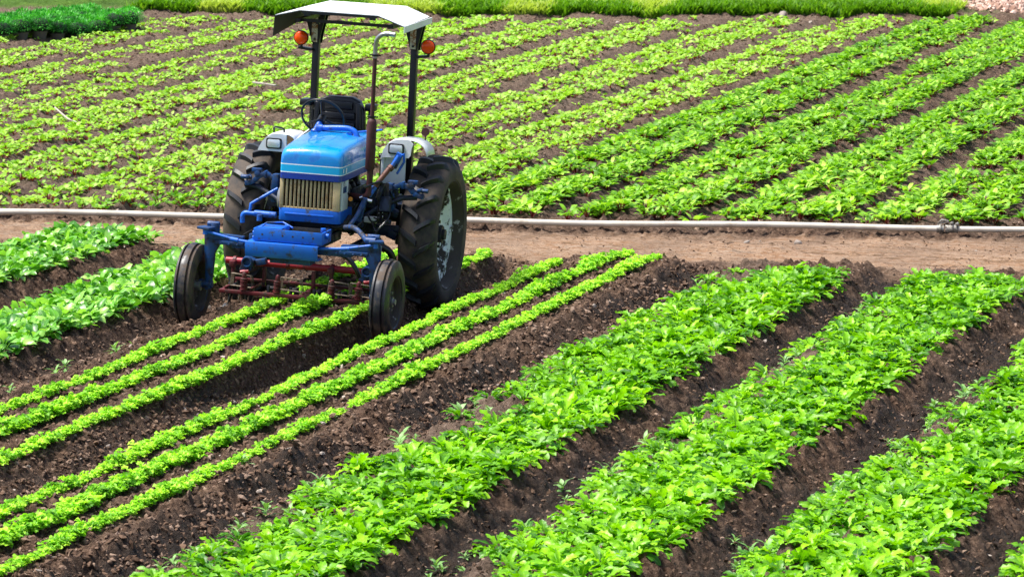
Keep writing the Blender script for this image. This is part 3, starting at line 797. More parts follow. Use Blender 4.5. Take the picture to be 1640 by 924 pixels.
# ---------------------------------------------------------------- tractor
def build_tractor():
    T = bpy.data.objects.new('tractor', None); col.objects.link(T)
    T.location = (-12.03, 32.86, -.12); T.rotation_euler = (0, R(3.0), R(4.4))
    T.rotation_mode = 'XYZ'
    tag(T, 'blue farm tractor with white canopy and muddy wheels standing over the seedling rows', 'tractor')
    # --- rear wheels
    def rear_wheel(sx):
        cx = .755 * sx; c = (cx, 1.72, .64); RR = .615; hw = .155
        prof = [(-hw + .02, .455), (-hw, .47), (-hw - .012, .53), (-hw - .002, .575), (-hw + .035, RR - .008), (-.06, RR + .004), (0, RR + .008),
                (.06, RR + .004), (hw - .035, RR - .008), (hw + .002, .575), (hw + .012, .53), (hw, .47), (hw - .02, .455)]
        W = bpy.data.objects.new('rear_wheel', None); col.objects.link(W); W.parent = T
        ty = solid('tyre', [M['rubber'], M['lug']], W, lambda bm: b_lathe(bm, prof, c, seg=72))
        bm = bmesh.new(); N = 19
        for side in (-1, 1):
            for i in range(N):
                a0 = 2 * math.pi * (i + (.5 if side > 0 else 0)) / N
                ns = 7; rows = []
                for j in range(ns + 1):
                    s = j / ns
                    xx = side * (-.012 + s * (hw + .010))
                    sw = .44 * s ** .85 * (2 * math.pi / N) * 1.15     # sweep: centre trails
                    rb = np.interp(abs(xx), [0, .06, hw - .035, hw + .002, hw + .02], [RR + .006, RR + .003, RR - .012, .57, .55])
                    rt = np.interp(abs(xx), [0, .06, hw - .04, hw - .01, hw + .01], [RR + .046, RR + .046, RR + .036, RR + .016, RR - .02])
                    if j == ns: rt = rb + .006
                    hwid = .024 if s < .8 else .022
                    rows.append((xx, a0 - sw if False else a0 + sw, rb - .012, rt, hwid))
                vv = []
                for xx, a, rb, rt, hwid in rows:
                    q = []
                    for (rr, da) in ((rb, -hwid * 1.25), (rt, -hwid * .75), (rt, hwid * .75), (rb, hwid * 1.25)):
                        aa = a + da / RR * 1.0
                        # angle 0 = facing the camera (-y), growing upwards
                        q.append(bm.verts.new((c[0] + xx, c[1] - rr * math.cos(aa), c[2] + rr * math.sin(aa))))
                    vv.append(q)
                for A, B in zip(vv[:-1], vv[1:]):
                    for k in range(3): bm.faces.new((A[k], A[k + 1], B[k + 1], B[k]))
                bm.faces.new(vv[0]); bm.faces.new(vv[-1])
        lg = finish('tread', bm, M['lug'], W, sharp=50, split=False)
        # rim
        o = sx
        def rim(bm):
            pr = [(-hw + .01, .475), (-hw + .004, .455), (-hw + .03, .44), (-.06, .415), (.06, .415), (hw - .03, .44), (hw - .004, .455), (hw - .01, .475)]
            b_lathe(bm, pr, c, seg=64)
        solid('rim', M['rimmud'], W, rim)
        def disc(bm):
            d0 = cx + o * .035
            b_lathe(bm, [(0, .0), (0, .13), (o * .01, .16), (o * -.035, .22), (o * -.035, .30), (o * .02, .345), (o * .03, .417)], (d0, c[1], c[2]), seg=48)
            for k in range(6):
                a = 2 * math.pi * k / 6
                b_box(bm, (d0 + o * .015, c[1] + .38 * math.cos(a), c[2] + .38 * math.sin(a)), (.05, .07, .05), (math.degrees(a), 0, 0))
        solid('wheel_disc', M['rim'], W, disc)
        def hub(bm):
            b_cyl(bm, (cx - .05 * o, c[1], c[2]), (cx + o * .085, c[1], c[2]), .072, 20)
            b_cyl(bm, (cx + o * .08, c[1], c[2]), (cx + o * .11, c[1], c[2]), .045, 16)
            for k in range(6):
                a = 2 * math.pi * (k + .5) / 6
                b_cyl(bm, (cx + o * .03, c[1] + .105 * math.cos(a), c[2] + .105 * math.sin(a)), (cx + o * .062, c[1] + .105 * math.cos(a), c[2] + .105 * math.sin(a)), .013, 8)
        solid('hub', M['engine'], W, hub)
    rear_wheel(-1); rear_wheel(1)
    # --- front wheels
    def front_wheel(sx):
        cx = .815 * sx; c = (cx, 0, .310); r = .345; o = sx
        W = bpy.data.objects.new('front_wheel', None); col.objects.link(W); W.parent = T
        h = .074
        prof = [(-h + .015, .205), (-h, .215), (-h - .006, .26), (-h + .002, .305), (-h + .008, .320), (-.060, .332), (-.046, .336), (-.042, .318), (-.030, .318), (-.026, .342), (-.007, .345), (.007, .345), (.026, .342),
                (.030, .318), (.042, .318), (.046, .336), (.060, .332), (h - .008, .320), (h - .002, .305), (h + .006, .26), (h, .215), (h - .015, .205)]
        solid('tyre', M['ftyre'], W, lambda bm: b_lathe(bm, prof, c, seg=56), sharp=30)
        def rim(bm):
            b_lathe(bm, [(-h + .012, .215), (-h + .012, .20), (-.03, .185), (.03, .185), (h - .012, .20), (h - .012, .215)], c, seg=40)
            b_lathe(bm, [(o * .02, 0), (o * .02, .06), (o * .0, .09), (-o * .01, .14), (o * .012, .187)], c, seg=40)
        solid('rim', M['rimmud'], W, rim)
        def hub(bm):
            b_cyl(bm, (cx - o * .07, 0, .310), (cx + o * .05, 0, .310), .042, 16)
            b_cyl(bm, (cx + o * .045, 0, .310), (cx + o * .07, 0, .310), .026, 12)
            for k in range(5):
                a = 2 * math.pi * k / 5
                b_cyl(bm, (cx + o * .01, .075 * math.cos(a), .310 + .075 * math.sin(a)), (cx + o * .038, .075 * math.cos(a), .310 + .075 * math.sin(a)), .010, 6)
        solid('hub', M['silver'], W, hub)
    front_wheel(-1); front_wheel(1)
    # --- front axle
    def axle(bm):
        b_box(bm, (0, .04, .67), (1.0, .07, .062)); b_box(bm, (0, .05, .60), (.34, .16, .10))
        for s in (-1, 1):
            b_box(bm, (s * .56, .04, .715), (.30, .07, .05), (0, s * -2, 0))
            b_box(bm, (s * .52, .04, .675), (.24, .10, .03))
            for k in range(4): b_cyl(bm, (s * (.38 + .07 * k), -.012, .668), (s * (.38 + .07 * k), -.022, .668), .011, 8)
    solid('front_axle', M['steelblue'], T, axle, .006)
    def knuckle(s):
        def f(bm):
            # curved gooseneck dropping inboard of the wheel
            P = [(s * .50, .705), (s * .60, .745), (s * .70, .765), (s * .738, .75), (s * .732, .60), (s * .718, .46), (s * .715, .28), (s * .672, .28), (s * .655, .46), (s * .648, .58), (s * .61, .655), (s * .50, .672)]
            if s < 0: P = P[::-1]
            b_prism(bm, P, .055, 'y', .01)
            b_cyl(bm, (s * .655, .04, .74), (s * .655, .04, .83), .038, 14); b_cyl(bm, (s * .62, .04, .815), (s * .72, .04, .815), .024, 10)
            b_cyl(bm, (s * .66, .04, .325), (s * .77, .04, .325), .035, 14)
            b_box(bm, (s * .71, -.03, .79), (.12, .10, .022), (0, 0, s * 20))
        solid('knuckle', M['steelblue'], T, f, .005)
    knuckle(-1); knuckle(1)
    def tierod(s):
        def f(bm):
            b_tube(bm, [(s * .22, -.075, .70), (s * .45, -.06, .715), (s * .71, -.05, .765)], .0125, 10)
            b_cyl(bm, (s * .43, -.062, .713), (s * .50, -.058, .720), .020, 10)
            b_cyl(bm, (s * .71, -.05, .74), (s * .71, -.05, .80), .022, 10)
        solid('tie_rod', M['blue'], T, f)
    tierod(-1); tierod(1)
    # --- front bracket and weight panel
    def bracket(bm):
        z0, z1 = .735, .835; x0, x1 = -.29, .285; yf, yb = -.12, .16; t = .012
        b_box(bm, ((x0 + x1) / 2, yf + t / 2, (z0 + z1) / 2), (x1 - x0, t, z1 - z0))
        b_box(bm, (x0 + t / 2, (yf + yb) / 2 + t / 2, (z0 + z1) / 2), (t, yb - yf - t, z1 - z0 - .002)); b_box(bm, (x1 - t / 2, (yf + yb) / 2 + t / 2, (z0 + z1) / 2), (t, yb - yf - t, z1 - z0 - .002))
        b_box(bm, ((x0 + x1) / 2, (yf + yb) / 2, z0 + .007), (x1 - x0 - .03, yb - yf - .03, .012))
        b_box(bm, (-.17, .03, z1 - .002), (.20, .22, .010))
        b_tube(bm, [(-.25, -.05, z1), (-.22, .02, z1 + .03), (-.10, .08, z1 + .035), (.0, .02, z1 + .004)], .008, 8)
        for x in (-.05, .255): b_cyl(bm, (x, .02, z1 - .01), (x, .02, z1 + .022), .022, 12)
        b_cyl(bm, (.285, -.02, .80), (.315, -.02, .80), .022, 12)
        for z in (.75, .79): b_cyl(bm, (-.31, -.06, z), (-.29, -.06, z), .016, 10)
    solid('front_bracket', M['blue'], T, bracket, .004)
    def holes(bm):
        for i in range(6): b_cyl(bm, (-.215 + i * .085, -.1215, .788), (-.215 + i * .085, -.118, .788), (.0085 if i != 1 else .005), 12)
    solid('bolt_hole', M['gdark'], T, holes, split=False)
    def panel(bm):
        P = [(-.155, .725), (-.155, .64), (-.135, .605), (.02, .60), (.02, .615), (-.125, .62), (-.140, .645), (-.140, .725)]
        b_prism(bm, P, .605, 'x', -.345)
        b_box(bm, (-.04, -.06, .722), (.60, .185, .012))
    solid('front_panel', M['blue'], T, panel, .004)
    # --- radiator grille housing and bonnet
    GY = .50; gx = .26
    def chin(bm):
        b_prism(bm, [(-gx, GY + .06), (-gx, GY + .02), (-gx + .03, GY), (gx - .03, GY), (gx, GY + .02), (gx, GY + .40), (-gx, GY + .40)], .105, 'z', .825)
        b_box(bm, (0, GY - .003, .885), (gx * 2 - .10, .012, .018))
    solid('grille_chin', M['blue'], T, chin, .010)
    def gframe(bm):
        b_box(bm, (-gx + .018, GY + .03, 1.05), (.030, .055, .24)); b_box(bm, (gx - .038, GY + .025, 1.05), (.062, .05, .24))
        b_box(bm, (0, GY + .03, .937), (gx * 2 - .02, .05, .014))
        n = 12; xs = np.linspace(-gx + .055, gx - .092, n)
        for x in xs: b_box(bm, (float(x), GY + .025, 1.05), (.0165, .04, .236), (0, 0, 24))
    solid('grille', M['grille'], T, gframe, .003)
    solid('radiator_core', M['gdark'], T, lambda bm: b_box(bm, (0, GY + .10, 1.05), (.46, .06, .24)))
    def sidepan(s):
        def f(bm):
            b_box(bm, (s * (gx - .006), GY + .145, 1.05), (.012, .19, .244))
            if s > 0: b_box(bm, (s * (gx - .014), GY + .03, 1.05), (.014, .05, .244))
        solid('side_panel', M['pearl'], T, f, .004)
    sidepan(-1); sidepan(1)
    # stained sticker on the side panel
    solid('sticker', M['decal_grey'], T, lambda bm: b_box(bm, (gx + .002, GY + .10, 1.15), (.003, .055, .045)))
    solid('sticker', M['steelblue'], T, lambda bm: b_box(bm, (gx + .002, GY + .12, 1.10), (.003, .10, .05)))
    # bonnet: loft of cross sections, rounded nose
    def bonnet(bm):
        secs = []
        YB = 1.42
        def section(y, hw, ztop, zbot, zs, mid=.0):
            # from left bottom over the top to right bottom
            return [(-hw, y, zbot), (-hw, y, zs[0]), (-hw, y, zs[1]), (-hw, y, zs[2]), (-hw, y, zs[3]), (-hw * .985, y, ztop - .055), (-hw * .93, y, ztop - .022), (-hw * .80, y, ztop - .006),
                    (-hw * .45, y, ztop), (-hw * .40, y, ztop + mid), (hw * .40, y, ztop + mid), (hw * .45, y, ztop), (hw * .80, y, ztop - .006), (hw * .93, y, ztop - .022), (hw * .985, y, ztop - .055),
                    (hw, y, zs[3]), (hw, y, zs[2]), (hw, y, zs[1]), (hw, y, zs[0]), (hw, y, zbot)]
        for y, hw, zt, mid in ((GY - .015, gx - .022, 1.375, 0), (GY - .012, gx - .012, 1.392, 0), (GY + .01, gx - .001, 1.418, .002), (GY + .05, gx + .004, 1.434, .006), (GY + .12, gx + .006, 1.446, .010), (.80, gx + .010, 1.462, .012), (1.1, gx + .014, 1.478, .012), (YB, gx + .018, 1.490, .012)):
            k = (y - GY) * .03
            zs = [1.225 + k * .2, 1.232 + k * .2, 1.290 + k * .2, 1.298 + k * .2]
            secs.append([bm.verts.new(p) for p in section(y, hw, zt, 1.175 + k * .2, zs, mid)])
        for a, b in zip(secs[:-1], secs[1:]):
            for i in range(len(a) - 1):
                f = bm.faces.new((a[i], a[i + 1], b[i + 1], b[i]))
                f.material_index = {0: 1, 1: 2, 2: 3, 3: 2}.get(min(i, len(a) - 2 - i), 0)
        # front face
        a = secs[0]; n = len(a)
        for i in range(n // 2 - 1):
            f = bm.faces.new((a[i], a[i + 1], a[n - 2 - i], a[n - 1 - i])); f.material_index = {0: 1, 1: 2, 2: 3, 3: 2}.get(i, 0)
        b = secs[-1]
        for i in range(n // 2 - 1): bm.faces.new((b[i], b[n - 1 - i], b[n - 2 - i], b[i + 1]))
        for y0, y1 in zip(secs[:-1], secs[1:]): bm.faces.new((y0[0], y1[0], y1[-1], y0[-1]))
    solid('bonnet', [M['hoodblue'], M['deepblue'], M['stripe'], M['cyan']], T, bonnet, 0, sharp=50)
    # worn decals and catch on the bonnet
    # raised dull patch and numerals left of the badge on the side
    def badge(bm):
        b_box(bm, (gx + .0125, .60, 1.262), (.004, .028, .040)); b_box(bm, (gx + .009, .525, 1.262), (.004, .012, .030))
    solid('side_mark', M['stripe'], T, badge)
    # --- engine, gearbox, drive housings
    def eng(bm):
        b_box(bm, (0, .95, .93), (.30, .72, .34)); b_box(bm, (0, .95, 1.12), (.24, .66, .10)); b_box(bm, (0, .80, .72), (.26, .60, .12))
        for k in range(4): b_cyl(bm, (.15, .72 + .15 * k, 1.06), (.24, .72 + .15 * k, 1.10), .030, 10)
        b_cyl(bm, (.14, .68, .93), (.25, .68, .93), .055, 16); b_cyl(bm, (-.14, .70, .98), (-.26, .70, .98), .06, 16)
        b_lathe(bm, [(0, 0), (0, .16), (.03, .16), (.03, 0)], (0, .57, 1.0), 'y', 24)
        b_box(bm, (.20, 1.05, .85), (.10, .22, .16)); b_box(bm, (-.2, 1.0, .86), (.10, .3, .14))
        b_cyl(bm, (.22, .9, .80), (.22, .9, .98), .045, 14)
        b_tube(bm, [(.10, .62, .90), (.20, .60, .84), (.27, .66, .82), (.27, .78, .86)], .022, 10, smoothn=2)
        b_tube(bm, [(.05, .62, .80), (.22, .56, .79), (.30, .60, .82)], .020, 10, smoothn=2)
    solid('engine', M['engine'], T, eng, .008)
    def fan(bm): b_lathe(bm, [(-.01, .0), (-.012, .09), (0, .105), (.012, .09), (.012, 0)], (-.285, .66, .99), 'x', 24)
    solid('pulley', M['silver'], T, fan)
    def gear(bm):
        b_box(bm, (0, 1.55, .86), (.34, .62, .34)); b_box(bm, (0, 1.8, .80), (.42, .36, .40))
        for s in (-1, 1):
            b_cyl(bm, (s * .18, 1.72, .80), (s * .56, 1.72, .80), .085, 20); b_box(bm, (s * .53, 1.72, .72), (.14, .26, .36)); b_cyl(bm, (s * .54, 1.72, .64), (s * .72, 1.72, .64), .075, 18)
    solid('transmission', M['darkblue'], T, gear, .012)
    def rails(bm):
        for s in (-1, 1):
            b_box(bm, (s * .16, .42, .69), (.035, .95, .08)); b_tube(bm, [(s * .16, .2, .70), (s * .17, .6, .78), (s * .17, 1.3, .78)], .03, 8)
            b_box(bm, (s * .40, 1.28, .70), (.36, .05, .09)); b_box(bm, (s * .30, 1.05, .60), (.05, .55, .06))
    solid('chassis_rail', M['darkblue'], T, rails, .005)
    # --- footboards / floor
    def floor(bm):
        for s in (-1, 1): b_box(bm, (s * .34, 1.42, .95), (.30, .50, .02)); b_box(bm, (s * .34, 1.20, .93), (.30, .02, .08))
    solid('footboard', M['darkblue'], T, floor, .004)
    # --- dashboard cowl and steering column
    def cowl(bm): b_box(bm, (-.0, 1.46, 1.34), (.44, .07, .26)); b_box(bm, (0, 1.50, 1.1), (.30, .10, .3))
    solid('dashboard', M['plastic'], T, cowl, .02)
    hubp = Vector((-.155, 1.35, 1.575)); base = Vector((-.19, .98, 1.40))
    base = Vector((-.215, 1.20, 1.40))
    def colm(bm):
        d = hubp - base
        b_tube(bm, [base, base.lerp(hubp, .42)], .016, 12); b_tube(bm, [base.lerp(hubp, .42), hubp - d * .06], .024, 14)
        b_cyl(bm, base.lerp(hubp, .40), base.lerp(hubp, .46), .034, 14)
    solid('steering_column', M['blue'], T, colm)
    def bar(bm):
        b_tube(bm, [(-.11, 1.22, 1.52), (.05, 1.20, 1.535), (.13, 1.20, 1.535), (.185, 1.19, 1.51), (.205, 1.18, 1.46)], .023, 12, smoothn=2)
        b_box(bm, (.13, 1.20, 1.475), (.05, .04, .05)); b_tube(bm, [(.17, 1.22, 1.505), (.42, 1.15, 1.55)], .008, 8)
        b_cyl(bm, (-.16, 1.22, 1.52), (-.11, 1.22, 1.52), .03, 12)
    solid('blue_pipe', M['blue'], T, bar)
    # steering wheel: plane tilted to the driver
    ax = Vector((.05, .84, .54)).normalized()      # points to the driver
    u = ax.cross(Vector((0, 0, 1))).normalized(); v = u.cross(ax).normalized()
    SW = bpy.data.objects.new('steering_wheel', None); col.objects.link(SW); SW.parent = T
    def ring(bm):
        c = hubp + ax * .03; P = [c + (u * math.cos(a) + v * math.sin(a)) * .185 for a in np.linspace(0, 2 * math.pi, 41)[:-1]]
        N = len(P); rings = []
        for i, p in enumerate(P):
            rad = (p - c).normalized()
            rings.append([bm.verts.new(p + (rad * math.cos(t) + ax * math.sin(t)) * .0105) for t in np.linspace(0, 2 * math.pi, 9)[:-1]])
        for i in range(N):
            A, B = rings[i], rings[(i + 1) % N]
            for k in range(8): bm.faces.new((A[k], A[(k + 1) % 8], B[(k + 1) % 8], B[k]))
    solid('wheel_ring', M['plastic'], SW, ring)
    def spokes(bm):
        c = hubp + ax * .01
        for a in (R(88), R(208), R(328)): b_tube(bm, [c, c + ax * .02 + (u * math.cos(a) + v * math.sin(a)) * .183], .0085, 8)
        b_cyl(bm, hubp - ax * .04, hubp + ax * .03, .034, 16)
    solid('spoke', M['plastic'], SW, spokes)
    # --- seat
    S = bpy.data.objects.new('seat', None); col.objects.link(S); S.parent = T
    sy = 1.80; sx0 = -.13
    def cushion(bm): b_box(bm, (sx0, sy - .20, 1.24), (.44, .42, .12), (4, 0, 0))
    solid('seat_cushion', M['seat'], S, cushion, .04, segs=3)
    def backrest(bm):
        P = [(-.215, 1.28), (.215, 1.28), (.225, 1.45), (.215, 1.62), (.175, 1.695), (.11, 1.725), (-.11, 1.725), (-.175, 1.695), (-.215, 1.62), (-.225, 1.45)]
        b_prism(bm, [(x + sx0, z) for x, z in P], .10, 'y', sy)
    solid('backrest', M['seat'], S, backrest, .022, segs=3)
    def pads(bm):
        for z, h in ((1.655, .085), (1.565, .075), (1.48, .075), (1.395, .075), (1.315, .07)):
            b_box(bm, (sx0, sy - .012, z), (.30 if z < 1.6 else .25, .035, h - .012))
        for s in (-1, 1): b_box(bm, (sx0 + s * .185, sy - .02, 1.50), (.045, .06, .36), (0, s * -3, 0))
    solid('seat_padding', M['seat'], S, pads, .013, segs=3)
    def arms(bm):
        b_box(bm, (-.40, 1.78, 1.665), (.10, .16, .055)); b_cyl(bm, (-.34, 1.80, 1.60), (-.34, 1.80, 1.67), .02, 10)
        b_box(bm, (.135, 1.86, 1.645), (.09, .10, .06)); b_box(bm, (.13, 1.88, 1.50), (.035, .07, .28)); b_box(bm, (-.37, 1.86, 1.50), (.03, .05, .30))
    solid('armrest', M['plastic'], S, arms, .012)
    def lever(bm):
        for x, y, z in ((.30, 1.35, 1.36), (.34, 1.45, 1.30), (-.25, 1.3, 1.33)):
            b_tube(bm, [(x, y, .95), (x + .01, y - .03, z - .03)], .007, 8); b_lathe(bm, [(-.02, .004), (-.012, .018), (.005, .021), (.02, .012), (.024, .002)], (x + .01, y - .03, z), 'z', 12)
    solid('lever', M['plastic'], T, lever)
    # --- exhaust
    E = bpy.data.objects.new('exhaust', None); col.objects.link(E); E.parent = T
    ex, ey = .43, .75
    ex = .43
    solid('muffler', M['maroon'], E, lambda bm: b_lathe(bm, [(1.265, .0), (1.265, .034), (1.275, .040), (1.655, .040), (1.675, .034), (1.69, .020), (1.69, 0)], (ex, ey, 0), 'z', 24))
    solid('stack_pipe', M['maroon'], E, lambda bm: (b_cyl(bm, (ex, ey, 1.68), (ex, ey, 2.21), .0175, 16), b_cyl(bm, (ex, ey, 1.05), (ex, ey, 1.27), .022, 14), b_tube(bm, [(ex, ey, 1.08), (ex - .02, ey, 1.03), (.25, .85, 1.03)], .024, 12, smoothn=2)))
    def elbow(bm): b_tube(bm, [(ex, ey, 2.18), (ex, ey, 2.27), (ex + .01, ey - .01, 2.34), (ex + .06, ey - .02, 2.385), (ex + .12, ey - .02, 2.39), (ex + .17, ey - .03, 2.385)], [.0185, .0185, .019, .019, .018], 16, smoothn=3)
    solid('exhaust_elbow', M['silver'], E, elbow)
    def clamp(bm):
        for z in (2.205, 1.70): b_lathe(bm, [(-.008, .018), (-.008, .026), (.008, .026), (.008, .018)], (ex, ey, z), 'z', 18, closed=True); b_box(bm, (ex + .035, ey, z), (.03, .012, .012)); b_box(bm, (ex - .032, ey, z), (.02, .012, .010))
    solid('clamp', M['plastic'], E, clamp)
    # --- roll frame and canopy
    RF = bpy.data.objects.new('roll_frame', None); col.objects.link(RF); RF.parent = T
    def posts(bm):
        for s in (-1, 1):
            b_box(bm, (s * .43 , 2.1, 1.62), (.055, .075, 1.44)); b_box(bm, (s * .43, 2.05, .93), (.09, .16, .12))
    solid('post', M['black'], RF, posts, .006)
    def guss(bm):
        for s in (-1, 1):
            P = [(s * .43 - .10, 2.385), (s * .43 + .085, 2.385), (s * .43 + .045, 2.20), (s * .43 + .035, 2.13), (s * .43 - .03, 2.14), (s * .43 - .045, 2.20)]
            b_prism(bm, P, .012, 'y', 2.045); b_prism(bm, [(x, z) for x, z in P], .012, 'y', 2.14)
            b_box(bm, (s * .40, 1.80, 2.385), (.045, .90, .03))
        b_box(bm, (0, 2.1, 2.40), (.80, .04, .03)); b_box(bm, (0, 1.42, 2.385), (.80, .03, .025))
        b_tube(bm, [(-.26, 1.5, 2.385), (-.2, 1.5, 2.375), (-.1, 1.5, 2.39), (.1, 1.5, 2.385)], .006, 6)
        b_box(bm, (-.265, 1.50, 2.37), (.03, .03, .035))
    solid('canopy_bracket', M['black'], RF, guss)
    def plates(bm):
        for s in (-1, 1): b_box(bm, (s * .43 - .004, 2.037, 2.265), (.052, .008, .24))
    solid('rusty_plate', M['cream'], RF, plates, .002)
    def bolts(bm):
        for s in (-1, 1):
            for z in (2.17, 2.33): b_cyl(bm, (s * .43, 2.033, z), (s * .43, 2.02, z), .010, 8)
    solid('bolt', M['engine'], RF, bolts)
    C = bpy.data.objects.new('canopy', None); col.objects.link(C); C.parent = T
    y0, y1 = 1.30, 2.26
    def strip(bm, th, dz, mi=0, dx=0):
        pts = [(-.58 + dx, 2.425), (-.37, 2.480), (.30, 2.480), (.525 - dx, 2.405)]
        A = [bm.verts.new((x, y0, z + dz)) for x, z in pts]; B = [bm.verts.new((x * (.96 if abs(x) > .5 else 1), y1, z + dz + .005)) for x, z in pts]
        A2 = [bm.verts.new((x, y0, z + dz - th)) for x, z in pts]; B2 = [bm.verts.new((x * (.96 if abs(x) > .5 else 1), y1, z + dz - th + .005)) for x, z in pts]
        for i in range(3):
            bm.faces.new((A[i], A[i + 1], B[i + 1], B[i])); bm.faces.new((A2[i], B2[i], B2[i + 1], A2[i + 1]))
            bm.faces.new((A[i], A2[i], A2[i + 1], A[i + 1])); bm.faces.new((B[i], B[i + 1], B2[i + 1], B2[i]))
        bm.faces.new((A[0], B[0], B2[0], A2[0])); bm.faces.new((A[3], A2[3], B2[3], B[3]))
    solid('roof_sheet', M['canopy'], C, lambda bm: strip(bm, .006, 0))
    def liner(bm):
        strip(bm, .004, -.0085, dx=.004)
        b_box(bm, (-.03, y0 + .010, 2.460), (.64, .012, .018)); b_box(bm, (-.31, y0 + .02, 2.448), (.06, .02, .03)); b_box(bm, (.25, y0 + .02, 2.448), (.05, .02, .03))
    solid('roof_liner', M['canopy_under'], C, liner)
    def hem(bm): b_prism(bm, [(y0 + .0, 2.401), (y0, 2.345), (y1, 2.355), (y1, 2.406)], .005, 'x', .5255)
    solid('roof_hem', M['canopy'], C, hem)
    def flap(bm):
        A = [(-.582, y0, 2.418), (-.558, y1, 2.423), (-.575, y1, 2.33), (-.592, y0, 2.245)]
        vs_ = [bm.verts.new(p) for p in A] + [bm.verts.new((x - .004, y, z)) for x, y, z in A]
        bm.faces.new(vs_[:4]); bm.faces.new(vs_[4:][::-1])
        for i in range(4): bm.faces.new((vs_[i], vs_[(i + 1) % 4], vs_[4 + (i + 1) % 4], vs_[4 + i]))
    solid('side_flap', M['canopy_under'], C, flap)
    # --- indicator lamps on the posts
    for s in (-1, 1):
        I = bpy.data.objects.new('indicator_lamp', None); col.objects.link(I); I.parent = T
        lx, ly, lz = s * .555 + .02, 1.98, 2.18
        solid('lens', M['amber'], I, lambda bm: b_lathe(bm, [(-.030, 0), (-.029, .025), (-.024, .044), (-.012, .0555), (.0, .0575)], (lx, ly, lz), 'y', 32))
        solid('lamp_housing', M['plastic'], I, lambda bm: b_lathe(bm, [(-.004, .058), (-.006, .063), (.012, .063), (.034, .05), (.045, .03), (.046, 0)], (lx, ly, lz), 'y', 32))
        solid('lamp_arm', M['black'], I, lambda bm: (b_box(bm, (s * .505, 2.03, lz - .092), (.12, .06, .022), (0, s * -6, 0)), b_cyl(bm, (lx, ly + .02, lz - .09), (lx, ly + .02, lz - .055), .012, 10)), .003)
    # --- rear mudguards with headlights
    for s in (-1, 1):
        Fd = bpy.data.objects.new('mudguard', None); col.objects.link(Fd); Fd.parent = T
        def shell(bm):
            # arched guard: front face holds the lamp, top sweeps back over the tyre
            if s > 0: P = [(.395, 1.30), (.42, 1.38), (.455, 1.43), (.50, 1.46), (.57, 1.475), (.66, 1.47), (.715, 1.455), (.755, 1.425), (.78, 1.385), (.79, 1.345)]
            else: P = [(-.345, 1.305), (-.345, 1.38), (-.36, 1.415), (-.40, 1.437), (-.50, 1.443), (-.545, 1.433), (-.585, 1.41), (-.615, 1.38), (-.64, 1.34), (-.66, 1.295)]
            Y0, Y1 = 1.23, (1.62 if s < 0 else 1.50)
            low = 1.335 if s > 0 else 1.315
            # top shell
            A = [bm.verts.new((x, Y0, z)) for x, z in P]; A1 = [bm.verts.new((x, Y0 + .05, z + .006)) for x, z in P]; B = [bm.verts.new((x, Y1, z - .005)) for x, z in P]; Cc = [bm.verts.new((x, Y1 + .40, z - .16)) for x, z in P]
            for q, r_ in (((A, A1), (A1, B), (B, Cc)) if s < 0 else ((A, A1), (A1, B))):
                for i in range(len(P) - 1): bm.faces.new((q[i], q[i + 1], r_[i + 1], r_[i]))
            # front face (down to low), over the lamp side only
            if s > 0: Q = [(.395, 1.30), (.42, 1.38), (.455, 1.43), (.50, 1.46), (.57, 1.475), (.635, 1.472), (.668, 1.44), (.655, 1.40), (.650, 1.345), (.635, 1.325), (.42, 1.318)]
            else: Q = [(-.66, 1.295), (-.64, 1.34), (-.615, 1.38), (-.585, 1.41), (-.545, 1.433), (-.50, 1.443), (-.42, 1.437), (-.415, 1.295)]
            b_prism(bm, Q, .016, 'y', Y0 - .008)
        o_ = solid('guard_shell', M['white'], Fd, shell, 0, sharp=45)
        md = o_.modifiers.new('thick', 'SOLIDIFY'); md.thickness = .006; md.offset = 0
        def inner(bm):
            if s > 0: b_prism(bm, [(1.235, 1.33), (1.75, 1.36), (1.95, 1.2), (1.85, 1.0), (1.5, 1.02), (1.235, 1.10)], .02, 'x', .40); b_box(bm, (.50, 1.30, 1.20), (.19, .02, .25))
            else: b_prism(bm, [(1.235, 1.40), (1.75, 1.45), (1.95, 1.2), (1.85, 1.0), (1.5, 1.02), (1.235, 1.10)], .015, 'x', -.36)
        solid('guard_panel', M['pearl'], Fd, inner, .004)
        H = bpy.data.objects.new('headlight', None)
        hx, hz = (.53 if s > 0 else -.52), (1.393 if s > 0 else 1.36)
        def rr(bm, w_, h_, y, d, mi=0):
            P = []
            for cx_, cz_, a in ((1, 1, 0), (-1, 1, 90), (-1, -1, 180), (1, -1, 270)):
                for k in range(5): t = R(a + 22.5 * k); P.append((hx + cx_ * (w_ - .016) + .016 * math.cos(t), hz + cz_ * (h_ - .016) + .016 * math.sin(t)))
            b_prism(bm, P, d, 'y', y)
        hb = solid('headlight', M['plastic'], Fd, lambda bm: rr(bm, .066, .044, 1.204, .022))
        solid('lens', M['lens'], hb, lambda bm: rr(bm, .056, .034, 1.199, .012), .004)
        if s < 0: solid('grab_handle', M['plastic'], Fd, lambda bm: b_tube(bm, [(-.545, 1.30, 1.42), (-.55, 1.30, 1.48), (-.535, 1.30, 1.49), (-.475, 1.30, 1.48), (-.462, 1.30, 1.47), (-.457, 1.30, 1.41)], .0085, 8))
        else:
            solid('reflector', M['maroon'], Fd, lambda bm: (b_lathe(bm, [(0, 0), (0, .034), (.012, .034), (.012, 0)], (.735, 1.36, 1.535), 'y', 24), b_box(bm, (.735, 1.37, 1.49), (.012, .008, .05))))
